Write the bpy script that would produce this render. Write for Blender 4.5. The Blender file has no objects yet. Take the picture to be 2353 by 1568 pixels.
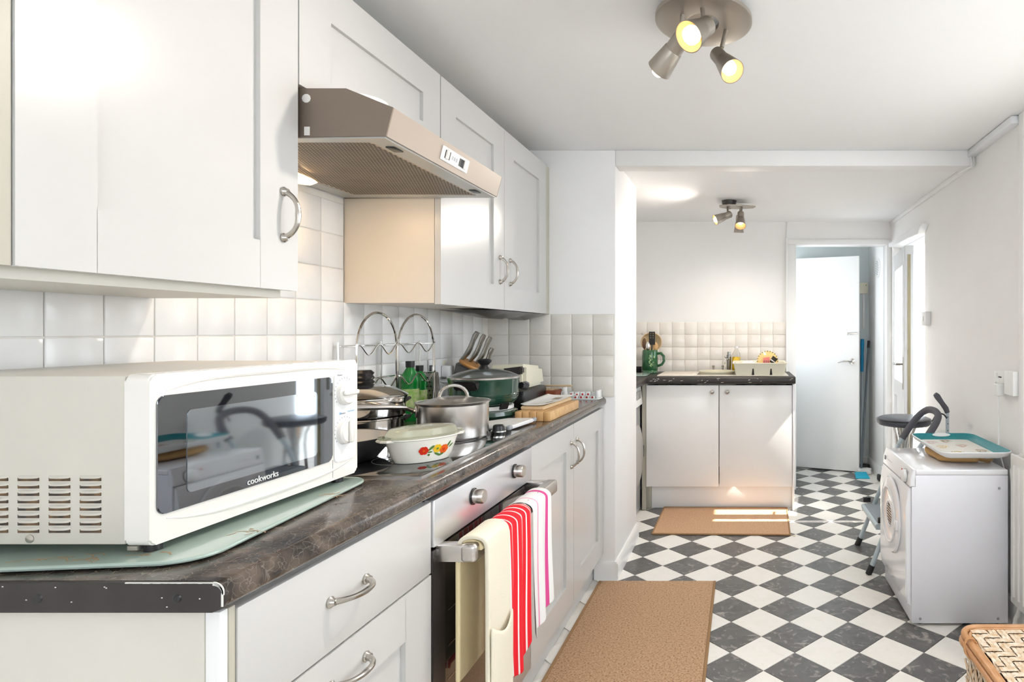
import bpy, bmesh, math, random
from mathutils import Vector, Matrix
R = math.radians
PI = math.pi
random.seed(7)
SC = bpy.context.scene
COL = SC.collection

# ------------------------------------------------------------------ camera
cd = bpy.data.cameras.new('camera')
cam = bpy.data.objects.new('camera', cd)
COL.objects.link(cam)
cam.location = (0, 0, 1.25)
cam.rotation_euler = (R(90), 0, 0)
cd.sensor_width = 36.0
cd.lens = 1400.0 / 2353.0 * 36.0
cd.shift_x = -(1705 - 1176.5) / 2353.0
cd.shift_y = -22.0 / 2353.0
cd.clip_start = 0.05
SC.camera = cam

# ------------------------------------------------------------------ world, sun, window light, added fill lights, exposure
w = bpy.data.worlds.new('daylight'); SC.world = w
w.use_nodes = True
bg = w.node_tree.nodes['Background']
bg.inputs[0].default_value = (0.88, 0.94, 1.0, 1)
bg.inputs[1].default_value = 4.5
SC.view_settings.view_transform = 'Standard'
SC.view_settings.look = 'None'
SC.view_settings.gamma = 1.0
SC.view_settings.use_curve_mapping = False
SC.view_settings.exposure = 0.46

def light(name, kind, loc, energy, color=(1, 1, 1), direction=None, **kw):
    l = bpy.data.lights.new(name, kind)
    l.energy = energy; l.color = color
    for k, v in kw.items(): setattr(l, k, v)
    o = bpy.data.objects.new(name, l); COL.objects.link(o)
    o.location = loc
    if direction is not None:
        o.rotation_euler = Vector(direction).to_track_quat('-Z', 'Y').to_euler()
    return o

light('sun', 'SUN', (4, 3, 5), 14.0, (1.0, 0.96, 0.88), (-1.48, 0.0, -1.84), angle=R(0.6))
light('window_daylight', 'AREA', (1.33, 1.70, 1.48), 4.4, (0.86, 0.93, 1.0), (-1, 0.0, -0.45),
      shape='RECTANGLE', size=1.45, size_y=1.10)
light('hall_fill_light', 'AREA', (0.33, 5.25, 1.45), 0.25, (0.86, 0.95, 1.0), (1, 0, 0),  # added fill that brightens the hallway
      shape='RECTANGLE', size=0.55, size_y=1.0)
light('rear_fill_light', 'AREA', (0.1, -1.46, 1.50), 3.8, (0.88, 0.94, 1.0), (0, 1, -0.3),  # added fill from behind the camera, for surfaces that face it
      shape='RECTANGLE', size=1.5, size_y=1.05)

# ------------------------------------------------------------------ materials
MATS = {}
def nd(nt, t, **kw):
    n = nt.nodes.new(t)
    for k, v in kw.items(): setattr(n, k, v)
    return n
def mat(name, col, rough=0.5, metal=0.0, var=None, bump=None, coat=0.0, trans=0.0, ior=1.45, emit=None, spec=None, alpha=None):
    """var=(colour2, scale, detail) mixes a second colour by noise; bump=(scale, strength)."""
    m = bpy.data.materials.new(name); m.use_nodes = True
    nt = m.node_tree; p = nt.nodes['Principled BSDF']
    p.inputs['Base Color'].default_value = (*col, 1)
    p.inputs['Roughness'].default_value = rough
    p.inputs['Metallic'].default_value = metal
    p.inputs['IOR'].default_value = ior
    p.inputs['Coat Weight'].default_value = coat
    p.inputs['Coat Roughness'].default_value = 0.08
    p.inputs['Transmission Weight'].default_value = trans
    if spec is not None: p.inputs['Specular IOR Level'].default_value = spec
    if emit:
        p.inputs['Emission Color'].default_value = (*emit[0], 1)
        p.inputs['Emission Strength'].default_value = emit[1]
    tc = nd(nt, 'ShaderNodeNewGeometry')
    if var:
        n = nd(nt, 'ShaderNodeTexNoise'); n.inputs['Scale'].default_value = var[1]; n.inputs['Detail'].default_value = var[2]
        nt.links.new(tc.outputs['Position'], n.inputs['Vector'])
        r = nd(nt, 'ShaderNodeValToRGB')
        r.color_ramp.elements[0].position = 0.35; r.color_ramp.elements[0].color = (*col, 1)
        r.color_ramp.elements[1].position = 0.68; r.color_ramp.elements[1].color = (*var[0], 1)
        nt.links.new(n.outputs['Fac'], r.inputs['Fac'])
        nt.links.new(r.outputs['Color'], p.inputs['Base Color'])
    if bump:
        n = nd(nt, 'ShaderNodeTexNoise'); n.inputs['Scale'].default_value = bump[0]; n.inputs['Detail'].default_value = 3
        nt.links.new(tc.outputs['Position'], n.inputs['Vector'])
        b = nd(nt, 'ShaderNodeBump'); b.inputs['Strength'].default_value = bump[1]; b.inputs['Distance'].default_value = 0.003
        nt.links.new(n.outputs['Fac'], b.inputs['Height']); nt.links.new(b.outputs['Normal'], p.inputs['Normal'])
    MATS[name] = m
    return m
M = MATS
mat('wall_paint', (0.86, 0.852, 0.84), 0.55, var=((0.88, 0.875, 0.865), 3, 2), bump=(14, 0.12))
mat('ceiling_paint', (0.90, 0.905, 0.91), 0.6, bump=(9, 0.10))
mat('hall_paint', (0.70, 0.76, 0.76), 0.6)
mat('gloss_white', (0.86, 0.86, 0.85), 0.25, bump=(20, 0.04))
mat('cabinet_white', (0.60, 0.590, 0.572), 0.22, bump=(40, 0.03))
mat('cabinet_cream', (0.66, 0.63, 0.56), 0.4, var=((0.69, 0.66, 0.59), 4, 2))
mat('cabinet_side', (0.74, 0.67, 0.57), 0.3)
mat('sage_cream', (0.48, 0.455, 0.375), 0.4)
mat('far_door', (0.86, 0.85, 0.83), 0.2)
mat('tile_white', (0.88, 0.875, 0.855), 0.16, var=((0.85, 0.845, 0.83), 18, 3), bump=(22, 0.30))
mat('tile_cream', (0.76, 0.73, 0.67), 0.16, var=((0.79, 0.76, 0.70), 14, 3), bump=(22, 0.30))
mat('tile_far', (0.84, 0.79, 0.73), 0.14, var=((0.86, 0.82, 0.76), 14, 3), bump=(22, 0.22))
mat('grout', (0.84, 0.82, 0.78), 0.8, var=((0.72, 0.68, 0.60), 9, 4))
mat('microwave_side', (0.66, 0.625, 0.555), 0.35, var=((0.63, 0.595, 0.53), 6, 3))
mat('microwave_front', (0.83, 0.80, 0.75), 0.18, coat=0.4)
mat('louvre_dark', (0.05, 0.04, 0.035), 0.7, var=((0.20, 0.12, 0.06), 60, 2))
mat('tinted_glass', (0.24, 0.255, 0.28), 0.02, metal=1.0)
mat('mesh_glass', (0.50, 0.56, 0.62), 0.04, metal=1.0)
mat('plastic_white', (0.85, 0.85, 0.84), 0.3)
mat('plastic_cream', (0.82, 0.78, 0.62), 0.3)
mat('black_plastic', (0.015, 0.015, 0.016), 0.3)
mat('dark_trim', (0.026, 0.022, 0.021), 0.45, var=((0.036, 0.030, 0.028), 12, 3))
mat('chip_white', (0.8, 0.78, 0.74), 0.7)
mat('chrome', (0.72, 0.71, 0.69), 0.08, metal=1.0)
mat('nickel', (0.50, 0.47, 0.43), 0.22, metal=1.0)
mat('brushed_steel', (0.62, 0.59, 0.56), 0.27, metal=1.0, bump=(90, 0.05))
mat('panel_steel', (0.78, 0.78, 0.80), 0.32, metal=0.75)
mat('lamp_metal', (0.40, 0.36, 0.31), 0.38, metal=0.8)
mat('lamp_inside', (0.78, 0.50, 0.24), 0.4)
mat('hood_taupe', (0.22, 0.175, 0.14), 0.42, metal=0.35)
mat('hood_front', (0.37, 0.31, 0.26), 0.38, metal=0.35)
mat('hood_under', (0.48, 0.48, 0.46), 0.3, metal=0.5)
mat('filter_dark', (0.12, 0.095, 0.075), 0.6, var=((0.18, 0.14, 0.10), 15, 3))
mat('filter_strip', (0.56, 0.49, 0.41), 0.35, metal=0.5)
mat('bulb', (1, 0.9, 0.7), 0.4, emit=((1.0, 0.84, 0.60), 2.4))
mat('hood_lens', (1, 0.85, 0.6), 0.4, emit=((1.0, 0.68, 0.36), 1.6))
mat('hob_glass', (0.010, 0.010, 0.011), 0.04, spec=0.9, coat=1.0)
mat('oven_glass', (0.025, 0.020, 0.018), 0.06, spec=0.8, coat=0.8)
mat('black_rubber', (0.02, 0.02, 0.02), 0.6)
mat('red_mark', (0.5, 0.02, 0.02), 0.4)
mat('blue_print', (0.25, 0.45, 0.65), 0.5)
mat('grey_print', (0.35, 0.36, 0.38), 0.5)
mat('board_green', (0.40, 0.50, 0.44), 0.22, coat=0.6)
mat('brown_print', (0.36, 0.24, 0.13), 0.5)
mat('green_enamel', (0.016, 0.058, 0.038), 0.12, coat=0.7)
mat('green_glaze', (0.012, 0.085, 0.028), 0.12, coat=0.7, var=((0.03, 0.14, 0.05), 20, 2))
mat('pale_glaze', (0.33, 0.48, 0.22), 0.3)
mat('casserole_white', (0.86, 0.83, 0.74), 0.12, coat=0.5)
mat('lid_glass', (0.88, 0.91, 0.76), 0.04, trans=0.85, ior=1.35)
mat('clear_glass', (0.95, 0.97, 0.97), 0.03, trans=0.92, ior=1.3)
mat('pan_inside', (0.60, 0.57, 0.53), 0.45)
mat('pan_dark', (0.035, 0.036, 0.04), 0.45)
mat('petal_red', (0.70, 0.03, 0.01), 0.3)
mat('petal_orange', (0.80, 0.12, 0.01), 0.3)
mat('petal_yellow', (0.85, 0.55, 0.02), 0.3)
mat('leaf_print', (0.08, 0.20, 0.03), 0.4)
mat('bottle_green', (0.01, 0.33, 0.05), 0.12, trans=0.35)
mat('label_lime', (0.30, 0.62, 0.10), 0.4, var=((0.75, 0.80, 0.45), 60, 2))
mat('wood_light', (0.70, 0.44, 0.20), 0.4, var=((0.58, 0.33, 0.13), 30, 4))
mat('wood_pale', (0.80, 0.60, 0.36), 0.45)
mat('paper_white', (0.85, 0.84, 0.81), 0.7)
mat('print_brown', (0.38, 0.30, 0.20), 0.6)
mat('terracotta', (0.28, 0.075, 0.03), 0.45, var=((0.36, 0.11, 0.05), 30, 3))
mat('straw', (0.62, 0.48, 0.28), 0.8)
mat('mitt_cream', (0.80, 0.74, 0.60), 0.9, bump=(300, 0.3))
mat('mitt_yellow', (0.78, 0.66, 0.40), 0.9, bump=(300, 0.3))
mat('rack_cream', (0.84, 0.80, 0.64), 0.35)
mat('sink_cream', (0.78, 0.71, 0.62), 0.3)
mat('oil_yellow', (0.75, 0.48, 0.01), 0.1, trans=0.3)
mat('plate_yellow', (0.78, 0.58, 0.24), 0.2)
mat('plate_dark', (0.03, 0.025, 0.02), 0.3)
mat('box_pink', (0.75, 0.22, 0.20), 0.5)
mat('dryer_white', (0.86, 0.86, 0.88), 0.18, coat=0.4)
mat('dryer_side', (0.82, 0.82, 0.86), 0.3)
mat('washer_grey', (0.35, 0.34, 0.32), 0.25)
mat('tray_teal', (0.015, 0.20, 0.24), 0.35, var=((0.02, 0.28, 0.30), 160, 2))
mat('tray_print', (0.86, 0.83, 0.76), 0.3)
mat('print_rose', (0.60, 0.38, 0.34), 0.4)
mat('bag_brown', (0.52, 0.31, 0.12), 0.75, bump=(60, 0.8))
mat('radiator_white', (0.84, 0.83, 0.80), 0.35)
mat('seat_black', (0.055, 0.06, 0.075), 0.42, coat=0.15)
mat('foam_grey', (0.10, 0.10, 0.115), 0.7)
mat('tube_blue', (0.50, 0.58, 0.62), 0.35, metal=0.2)
mat('tread_grey', (0.30, 0.34, 0.38), 0.6)
mat('broom_blue', (0.01, 0.28, 0.55), 0.4)
mat('pole_grey', (0.09, 0.11, 0.13), 0.4)
mat('pan_cyan', (0.03, 0.45, 0.65), 0.4)
mat('rattan', (0.50, 0.24, 0.09), 0.4, var=((0.58, 0.31, 0.14), 25, 3), coat=0.2)
mat('cane', (0.76, 0.68, 0.56), 0.6, var=((0.60, 0.40, 0.22), 60, 3))
mat('basket_dark', (0.10, 0.05, 0.03), 0.9)
mat('upvc', (0.86, 0.88, 0.90), 0.25)
mat('brass', (0.42, 0.37, 0.24), 0.4, metal=0.6)
mat('glass_blue', (0.28, 0.36, 0.44), 0.05, metal=0.8)
mat('ground_stone', (0.20, 0.19, 0.175), 0.9, var=((0.26, 0.245, 0.22), 6, 3))
mat('fence_green', (0.20, 0.22, 0.08), 0.9, var=((0.35, 0.28, 0.14), 9, 4))
mat('knife_steel', (0.34, 0.33, 0.31), 0.25, metal=1.0)
mat('block_grey', (0.16, 0.155, 0.15), 0.3, metal=0.4)
mat('wood_orange', (0.58, 0.27, 0.07), 0.4)
mat('brown_utensil', (0.13, 0.06, 0.03), 0.5)

def worktop_mat():
    m = bpy.data.materials.new('worktop_laminate'); m.use_nodes = True; nt = m.node_tree; p = nt.nodes['Principled BSDF']
    g = nd(nt, 'ShaderNodeNewGeometry')
    n = nd(nt, 'ShaderNodeTexNoise'); n.inputs['Scale'].default_value = 17; n.inputs['Detail'].default_value = 6; n.inputs['Distortion'].default_value = 1.2
    nt.links.new(g.outputs['Position'], n.inputs['Vector'])
    r = nd(nt, 'ShaderNodeValToRGB'); e = r.color_ramp.elements
    e[0].position = 0.35; e[0].color = (0.028, 0.022, 0.019, 1); e[1].position = 0.72; e[1].color = (0.15, 0.115, 0.09, 1)
    nt.links.new(n.outputs['Fac'], r.inputs['Fac'])
    n2 = nd(nt, 'ShaderNodeTexNoise'); n2.inputs['Scale'].default_value = 30; n2.inputs['Detail'].default_value = 2
    nt.links.new(g.outputs['Position'], n2.inputs['Vector'])
    mx = nd(nt, 'ShaderNodeMix', data_type='VECTOR'); mx.inputs['Factor'].default_value = 0.05
    nt.links.new(g.outputs['Position'], mx.inputs[4]); nt.links.new(n2.outputs['Color'], mx.inputs[5])
    v = nd(nt, 'ShaderNodeTexVoronoi', feature='DISTANCE_TO_EDGE'); v.inputs['Scale'].default_value = 62
    nt.links.new(mx.outputs[1], v.inputs['Vector'])
    r2 = nd(nt, 'ShaderNodeValToRGB'); e = r2.color_ramp.elements
    e[0].position = 0.0; e[0].color = (0.26, 0.26, 0.26, 1); e[1].position = 0.035; e[1].color = (0, 0, 0, 1)
    nt.links.new(v.outputs['Distance'], r2.inputs['Fac'])
    mm = nd(nt, 'ShaderNodeMix', data_type='RGBA', blend_type='MIX')
    nt.links.new(r2.outputs['Color'], mm.inputs[0]); nt.links.new(r.outputs['Color'], mm.inputs[6])
    mm.inputs[7].default_value = (0.50, 0.44, 0.38, 1)
    nt.links.new(mm.outputs[2], p.inputs['Base Color'])
    p.inputs['Roughness'].default_value = 0.16; p.inputs['Specular IOR Level'].default_value = 0.6
    M['worktop_laminate'] = m
worktop_mat()

def floor_mat(name, c0, c1, wisp, amt):
    m = bpy.data.materials.new(name); m.use_nodes = True; nt = m.node_tree; p = nt.nodes['Principled BSDF']
    g = nd(nt, 'ShaderNodeNewGeometry'); oi = nd(nt, 'ShaderNodeObjectInfo')
    ad = nd(nt, 'ShaderNodeVectorMath', operation='MULTIPLY_ADD')
    cx = nd(nt, 'ShaderNodeCombineXYZ')
    nt.links.new(oi.outputs['Random'], cx.inputs[2])
    sc = nd(nt, 'ShaderNodeVectorMath', operation='SCALE'); sc.inputs['Scale'].default_value = 40
    nt.links.new(cx.outputs[0], sc.inputs[0])
    aa = nd(nt, 'ShaderNodeVectorMath', operation='ADD')
    nt.links.new(g.outputs['Position'], aa.inputs[0]); nt.links.new(sc.outputs[0], aa.inputs[1])
    n = nd(nt, 'ShaderNodeTexNoise'); n.inputs['Scale'].default_value = 13; n.inputs['Detail'].default_value = 5; n.inputs['Distortion'].default_value = 1.5
    nt.links.new(aa.outputs[0], n.inputs['Vector'])
    r = nd(nt, 'ShaderNodeValToRGB'); e = r.color_ramp.elements
    e[0].position = 0.3; e[0].color = (*c0, 1); e[1].position = 0.7; e[1].color = (*c1, 1)
    nt.links.new(n.outputs['Fac'], r.inputs['Fac'])
    n2 = nd(nt, 'ShaderNodeTexNoise'); n2.inputs['Scale'].default_value = 22; n2.inputs['Detail'].default_value = 6; n2.inputs['Distortion'].default_value = 1.3
    nt.links.new(aa.outputs[0], n2.inputs['Vector'])
    r2 = nd(nt, 'ShaderNodeValToRGB'); e = r2.color_ramp.elements
    e[0].position = 0.56; e[0].color = (0, 0, 0, 1); e[1].position = 0.76; e[1].color = (amt, amt, amt, 1)
    nt.links.new(n2.outputs['Fac'], r2.inputs['Fac'])
    mm = nd(nt, 'ShaderNodeMix', data_type='RGBA')
    nt.links.new(r2.outputs['Color'], mm.inputs[0]); nt.links.new(r.outputs['Color'], mm.inputs[6]); mm.inputs[7].default_value = (*wisp, 1)
    nt.links.new(mm.outputs[2], p.inputs['Base Color'])
    p.inputs['Roughness'].default_value = 0.30
    M[name] = m
floor_mat('floor_slate', (0.085, 0.082, 0.082), (0.14, 0.136, 0.132), (0.46, 0.42, 0.38), 0.85)
floor_mat('floor_cream', (0.86, 0.83, 0.77), (0.89, 0.865, 0.82), (0.70, 0.68, 0.63), 0.3)

def cork_mat(name, a, b, dark):
    m = bpy.data.materials.new(name); m.use_nodes = True; nt = m.node_tree; p = nt.nodes['Principled BSDF']
    g = nd(nt, 'ShaderNodeNewGeometry')
    n = nd(nt, 'ShaderNodeTexNoise'); n.inputs['Scale'].default_value = 140; n.inputs['Detail'].default_value = 4
    nt.links.new(g.outputs['Position'], n.inputs['Vector'])
    r = nd(nt, 'ShaderNodeValToRGB'); e = r.color_ramp.elements
    e[0].position = 0.34; e[0].color = (*dark, 1); e[1].position = 0.66; e[1].color = (*b, 1)
    k = e.new(0.46); k.color = (*a, 1)
    nt.links.new(n.outputs['Fac'], r.inputs['Fac']); nt.links.new(r.outputs['Color'], p.inputs['Base Color'])
    bu = nd(nt, 'ShaderNodeBump'); bu.inputs['Strength'].default_value = 0.4; bu.inputs['Distance'].default_value = 0.002
    nt.links.new(n.outputs['Fac'], bu.inputs['Height']); nt.links.new(bu.outputs['Normal'], p.inputs['Normal'])
    p.inputs['Roughness'].default_value = 0.9
    M[name] = m
cork_mat('mat_cork', (0.47, 0.285, 0.16), (0.58, 0.38, 0.23), (0.28, 0.15, 0.07))
cork_mat('mat_sisal', (0.56, 0.34, 0.20), (0.62, 0.40, 0.25), (0.44, 0.25, 0.13))
mat('mat_binding', (0.33, 0.19, 0.09), 0.9)

def uv_stripes(name, stops, rough=0.9, axis=0, noise=0.0):
    """constant ramp along the cloth's own U (axis 0) or V (axis 1)"""
    m = bpy.data.materials.new(name); m.use_nodes = True; nt = m.node_tree; p = nt.nodes['Principled BSDF']
    u = nd(nt, 'ShaderNodeUVMap'); s = nd(nt, 'ShaderNodeSeparateXYZ'); nt.links.new(u.outputs[0], s.inputs[0])
    r = nd(nt, 'ShaderNodeValToRGB'); r.color_ramp.interpolation = 'CONSTANT'; e = r.color_ramp.elements
    e[0].position = stops[0][0]; e[0].color = (*stops[0][1], 1)
    e[1].position = stops[1][0]; e[1].color = (*stops[1][1], 1)
    for pos, c in stops[2:]:
        k = e.new(pos); k.color = (*c, 1)
    nt.links.new(s.outputs[axis], r.inputs['Fac']); nt.links.new(r.outputs['Color'], p.inputs['Base Color'])
    p.inputs['Roughness'].default_value = rough
    M[name] = m
RED = (0.80, 0.008, 0.02); WH = (0.86, 0.80, 0.78); OFW = (0.84, 0.82, 0.80); PK = (0.72, 0.08, 0.30)
uv_stripes('towel_red', [(0, WH), (0.05, RED), (0.17, WH), (0.20, RED), (0.36, WH), (0.39, RED), (0.56, WH), (0.60, RED), (0.74, WH), (0.77, RED), (0.90, WH), (0.925, RED), (0.97, WH)])
uv_stripes('towel_white', [(0, OFW), (0.28, (0.80, 0.35, 0.5)), (0.31, OFW), (0.74, PK), (0.83, OFW)])

def filt(m): return M[m] if isinstance(m, str) else m
def thin_glass():
    m = bpy.data.materials.new('pane_glass'); m.use_nodes = True; nt = m.node_tree
    out = nt.nodes['Material Output']; nt.nodes.remove(nt.nodes['Principled BSDF'])
    t = nd(nt, 'ShaderNodeBsdfTransparent'); gl = nd(nt, 'ShaderNodeBsdfGlossy'); gl.inputs['Roughness'].default_value = 0.02
    mx = nd(nt, 'ShaderNodeMixShader'); mx.inputs[0].default_value = 0.08
    nt.links.new(t.outputs[0], mx.inputs[1]); nt.links.new(gl.outputs[0], mx.inputs[2]); nt.links.new(mx.outputs[0], out.inputs[0])
    M['pane_glass'] = m
thin_glass()

# ------------------------------------------------------------------ mesh builder
def frame_from(d):
    d = Vector(d).normalized()
    a = Vector((0, 0, 1)) if abs(d.z) < 0.9 else Vector((1, 0, 0))
    u = d.cross(a).normalized(); v = d.cross(u).normalized()
    return d, u, v
class MB:
    def __init__(s):
        s.bm = bmesh.new(); s.uv = s.bm.loops.layers.uv.new('UVMap')
    def face(s, vs):
        try: return s.bm.faces.new(vs)
        except ValueError: return None
    def box(s, x0, x1, y0, y1, z0, z1, bev=0, seg=2):
        if x0 > x1: x0, x1 = x1, x0
        if y0 > y1: y0, y1 = y1, y0
        if z0 > z1: z0, z1 = z1, z0
        c = [s.bm.verts.new(p) for p in ((x0,y0,z0),(x1,y0,z0),(x1,y1,z0),(x0,y1,z0),(x0,y0,z1),(x1,y0,z1),(x1,y1,z1),(x0,y1,z1))]
        fs = [s.face([c[i] for i in f]) for f in ((3,2,1,0),(4,5,6,7),(0,1,5,4),(1,2,6,5),(2,3,7,6),(3,0,4,7))]
        if bev:
            es = list({e for f in fs for e in f.edges})
            bmesh.ops.bevel(s.bm, geom=es, offset=bev, segments=seg, affect='EDGES', profile=0.5)
        return s
    def hexa(s, p, bev=0):
        c = [s.bm.verts.new(q) for q in p]
        fs = [s.face([c[i] for i in f]) for f in ((3,2,1,0),(4,5,6,7),(0,1,5,4),(1,2,6,5),(2,3,7,6),(3,0,4,7))]
        if bev:
            es = list({e for f in fs for e in f.edges})
            bmesh.ops.bevel(s.bm, geom=es, offset=bev, segments=2, affect='EDGES')
        return s
    def prism(s, pts, axis, lo, hi, bev=0, seg=2):
        """pts 2D polygon extruded on axis; axis x: pts=(y,z); y: pts=(x,z); z: pts=(x,y)"""
        def P(a, b, t): return {'x': (t, a, b), 'y': (a, t, b), 'z': (a, b, t)}[axis]
        A = [s.bm.verts.new(P(a, b, lo)) for a, b in pts]; B = [s.bm.verts.new(P(a, b, hi)) for a, b in pts]
        n = len(pts); fs = [s.face(A[::-1]), s.face(B)]
        for i in range(n): fs.append(s.face([A[i], A[(i+1) % n], B[(i+1) % n], B[i]]))
        fs = [f for f in fs if f]
        if bev:
            es = list({e for f in fs[:2] for e in f.edges})
            r = bmesh.ops.bevel(s.bm, geom=es, offset=bev, segments=seg, affect='EDGES')
        bmesh.ops.recalc_face_normals(s.bm, faces=s.bm.faces[:])
        return s
    def lathe(s, prof, o=(0,0,0), d=(0,0,1), seg=32, sx=1.0, sy=1.0, rot=0.0, arc=1.0):
        """prof = [(r, h)...] about axis d from o; r=0 closes"""
        D, U, V = frame_from(d)
        if tuple(d) == (0, 0, 1): D, U, V = Vector((0,0,1)), Vector((1,0,0)), Vector((0,1,0))
        o = Vector(o); rings = []
        ca, sa = math.cos(rot), math.sin(rot)
        for r, h in prof:
            if r <= 1e-7: rings.append([s.bm.verts.new(o + D*h)])
            else:
                ring = []
                for i in range(seg):
                    t = 2*PI*i/seg; a, b = r*math.cos(t)*sx, r*math.sin(t)*sy
                    ring.append(s.bm.verts.new(o + D*h + U*(a*ca-b*sa) + V*(a*sa+b*ca)))
                rings.append(ring)
        for A, B in zip(rings, rings[1:]):
            if len(A) == 1 and len(B) == 1: continue
            for i in range(seg):
                j = (i+1) % seg
                if len(A) == 1: s.face([A[0], B[j], B[i]])
                elif len(B) == 1: s.face([A[i], A[j], B[0]])
                else: s.face([A[i], A[j], B[j], B[i]])
        return s
    def cyl(s, a, b, r, r2=None, seg=20):
        a, b = Vector(a), Vector(b); L = (b-a).length
        return s.lathe([(0, 0), (r, 0), (r if r2 is None else r2, L), (0, L)], a, b-a, seg)
    def tube(s, pts, r, seg=8, closed=False, flat=1.0, cap=True):
        pts = [Vector(p) for p in pts]; n = len(pts)
        rr = r if isinstance(r, (list, tuple)) else [r]*n
        rings = []; up = None
        for i, p in enumerate(pts):
            if closed: t = pts[(i+1) % n] - pts[i-1]
            else: t = pts[min(i+1, n-1)] - pts[max(i-1, 0)]
            if t.length < 1e-9: t = Vector((0, 0, 1))
            t.normalize()
            if up is None:
                a = Vector((0,0,1)) if abs(t.z) < 0.9 else Vector((1,0,0))
                up = (a - t*a.dot(t)).normalized()
            else:
                up = (up - t*up.dot(t)); up.normalize()
            sd = t.cross(up)
            rings.append([s.bm.verts.new(p + (up*math.cos(2*PI*k/seg)*flat + sd*math.sin(2*PI*k/seg))*rr[i]) for k in range(seg)])
        for i in range(n if closed else n-1):
            A, B = rings[i], rings[(i+1) % n]
            for k in range(seg): s.face([A[k], B[k], B[(k+1) % seg], A[(k+1) % seg]])
        if not closed and cap: s.face(rings[0]); s.face(rings[-1][::-1])
        return s
    def grid(s, fn, nu, nv, closeu=False):
        V = [[s.bm.verts.new(fn(i/nu, j/nv)) for j in range(nv+1)] for i in range(nu if closeu else nu+1)]
        for i in range(nu):
            for j in range(nv):
                i2 = (i+1) % len(V) if closeu else i+1
                f = s.face([V[i][j], V[i2][j], V[i2][j+1], V[i][j+1]])
                if f:
                    for l, (a, b) in zip(f.loops, ((i,j),(i+1,j),(i+1,j+1),(i,j+1))): l[s.uv].uv = (a/nu, b/nv)
        return s
    def disc(s, c, n, r, seg=12, ry=None, rot=0):
        D, U, V = frame_from(n); c = Vector(c); ry = ry or r
        vs = []
        for i in range(seg):
            t = 2*PI*i/seg; a, b = r*math.cos(t), ry*math.sin(t)
            vs.append(s.bm.verts.new(c + U*(a*math.cos(rot)-b*math.sin(rot)) + V*(a*math.sin(rot)+b*math.cos(rot))))
        s.face(vs); return s

def obj(name, mb, m, parent=None, solid=0, smooth=35, local=False, label=None, sub=0, stuff=False):
    me = bpy.data.meshes.new(name)
    if not local and parent is not None:
        root = parent
        while root.parent: root = root.parent
        Mx = Matrix.LocRotScale(root.location, root.rotation_euler, None).inverted()
        bmesh.ops.transform(mb.bm, matrix=Mx, verts=mb.bm.verts[:])
    mb.bm.normal_update(); mb.bm.to_mesh(me); mb.bm.free()
    me.materials.append(filt(m))
    me.shade_smooth()
    me.set_sharp_from_angle(angle=R(smooth))
    o = bpy.data.objects.new(name, me); COL.objects.link(o)
    if parent is not None: o.parent = parent
    if solid:
        q = o.modifiers.new('thickness', 'SOLIDIFY'); q.thickness = solid; q.offset = 0
    if sub:
        q = o.modifiers.new('smooth', 'SUBSURF'); q.levels = sub; q.render_levels = sub
    if label: o['label'] = label
    if stuff: o['kind'] = 'stuff'
    return o
def thing(name, label, cat, loc, rz=0, group=None):
    o = bpy.data.objects.new(name, None); COL.objects.link(o)
    o.location = loc; o.rotation_euler = (0, 0, rz); o.empty_display_size = 0.05
    o['label'] = label; o['category'] = cat
    if group: o['group'] = group
    return o
def tag(o, label, cat, group=None):
    o['label'] = label; o['category'] = cat
    if group: o['group'] = group
    return o
def struct(name, mb, m, parent=None, **kw):
    o = obj(name, mb, m, parent, **kw)
    if parent is None: o['kind'] = 'structure'
    return o
def inst(name, me, m_index_parent, loc, rot=(0,0,0)):
    o = bpy.data.objects.new(name, me); COL.objects.link(o); o.parent = m_index_parent
    o.location = loc; o.rotation_euler = rot
    return o
def dup(root, loc, rz=None, label=None):
    r = root.copy(); COL.objects.link(r); r.location = loc
    if rz is not None: r.rotation_euler = (0, 0, rz)
    if label: r['label'] = label
    for ch in list(root.children):
        c = ch.copy(); COL.objects.link(c); c.parent = r
        for g in ch.children:
            d = g.copy(); COL.objects.link(d); d.parent = c
    return r
def text_mesh(body, size, m, parent, origin, ex, ey, name='lettering', depth=0.0004):
    """flat lettering laid from origin along ex with up ey (world coordinates)"""
    c = bpy.data.curves.new('t', 'FONT'); c.body = body; c.size = size; c.extrude = depth; c.resolution_u = 3
    to = bpy.data.objects.new('t', c); COL.objects.link(to)
    bpy.context.view_layer.update()
    me = bpy.data.meshes.new_from_object(to.evaluated_get(bpy.context.evaluated_depsgraph_get()))
    COL.objects.unlink(to); bpy.data.objects.remove(to)
    ex, ey = Vector(ex).normalized(), Vector(ey).normalized(); ez = ex.cross(ey)
    root = parent
    while root.parent: root = root.parent
    A = Matrix.Translation(origin) @ Matrix((( ex.x, ey.x, ez.x, 0), (ex.y, ey.y, ez.y, 0), (ex.z, ey.z, ez.z, 0), (0,0,0,1)))
    me.transform(Matrix.LocRotScale(root.location, root.rotation_euler, None).inverted() @ A)
    me.name = name; me.materials.clear(); me.materials.append(filt(m))
    o = bpy.data.objects.new(name, me); COL.objects.link(o); o.parent = parent
    return o

# ================================================================== SETTING
CEIL = 2.167; CEILF = 2.118; XL = -1.285; XR = 1.18; YE = 3.08; YP = 3.69; YF = 4.82; YB = 5.66; XP = -0.64
WT = 0.918
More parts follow.
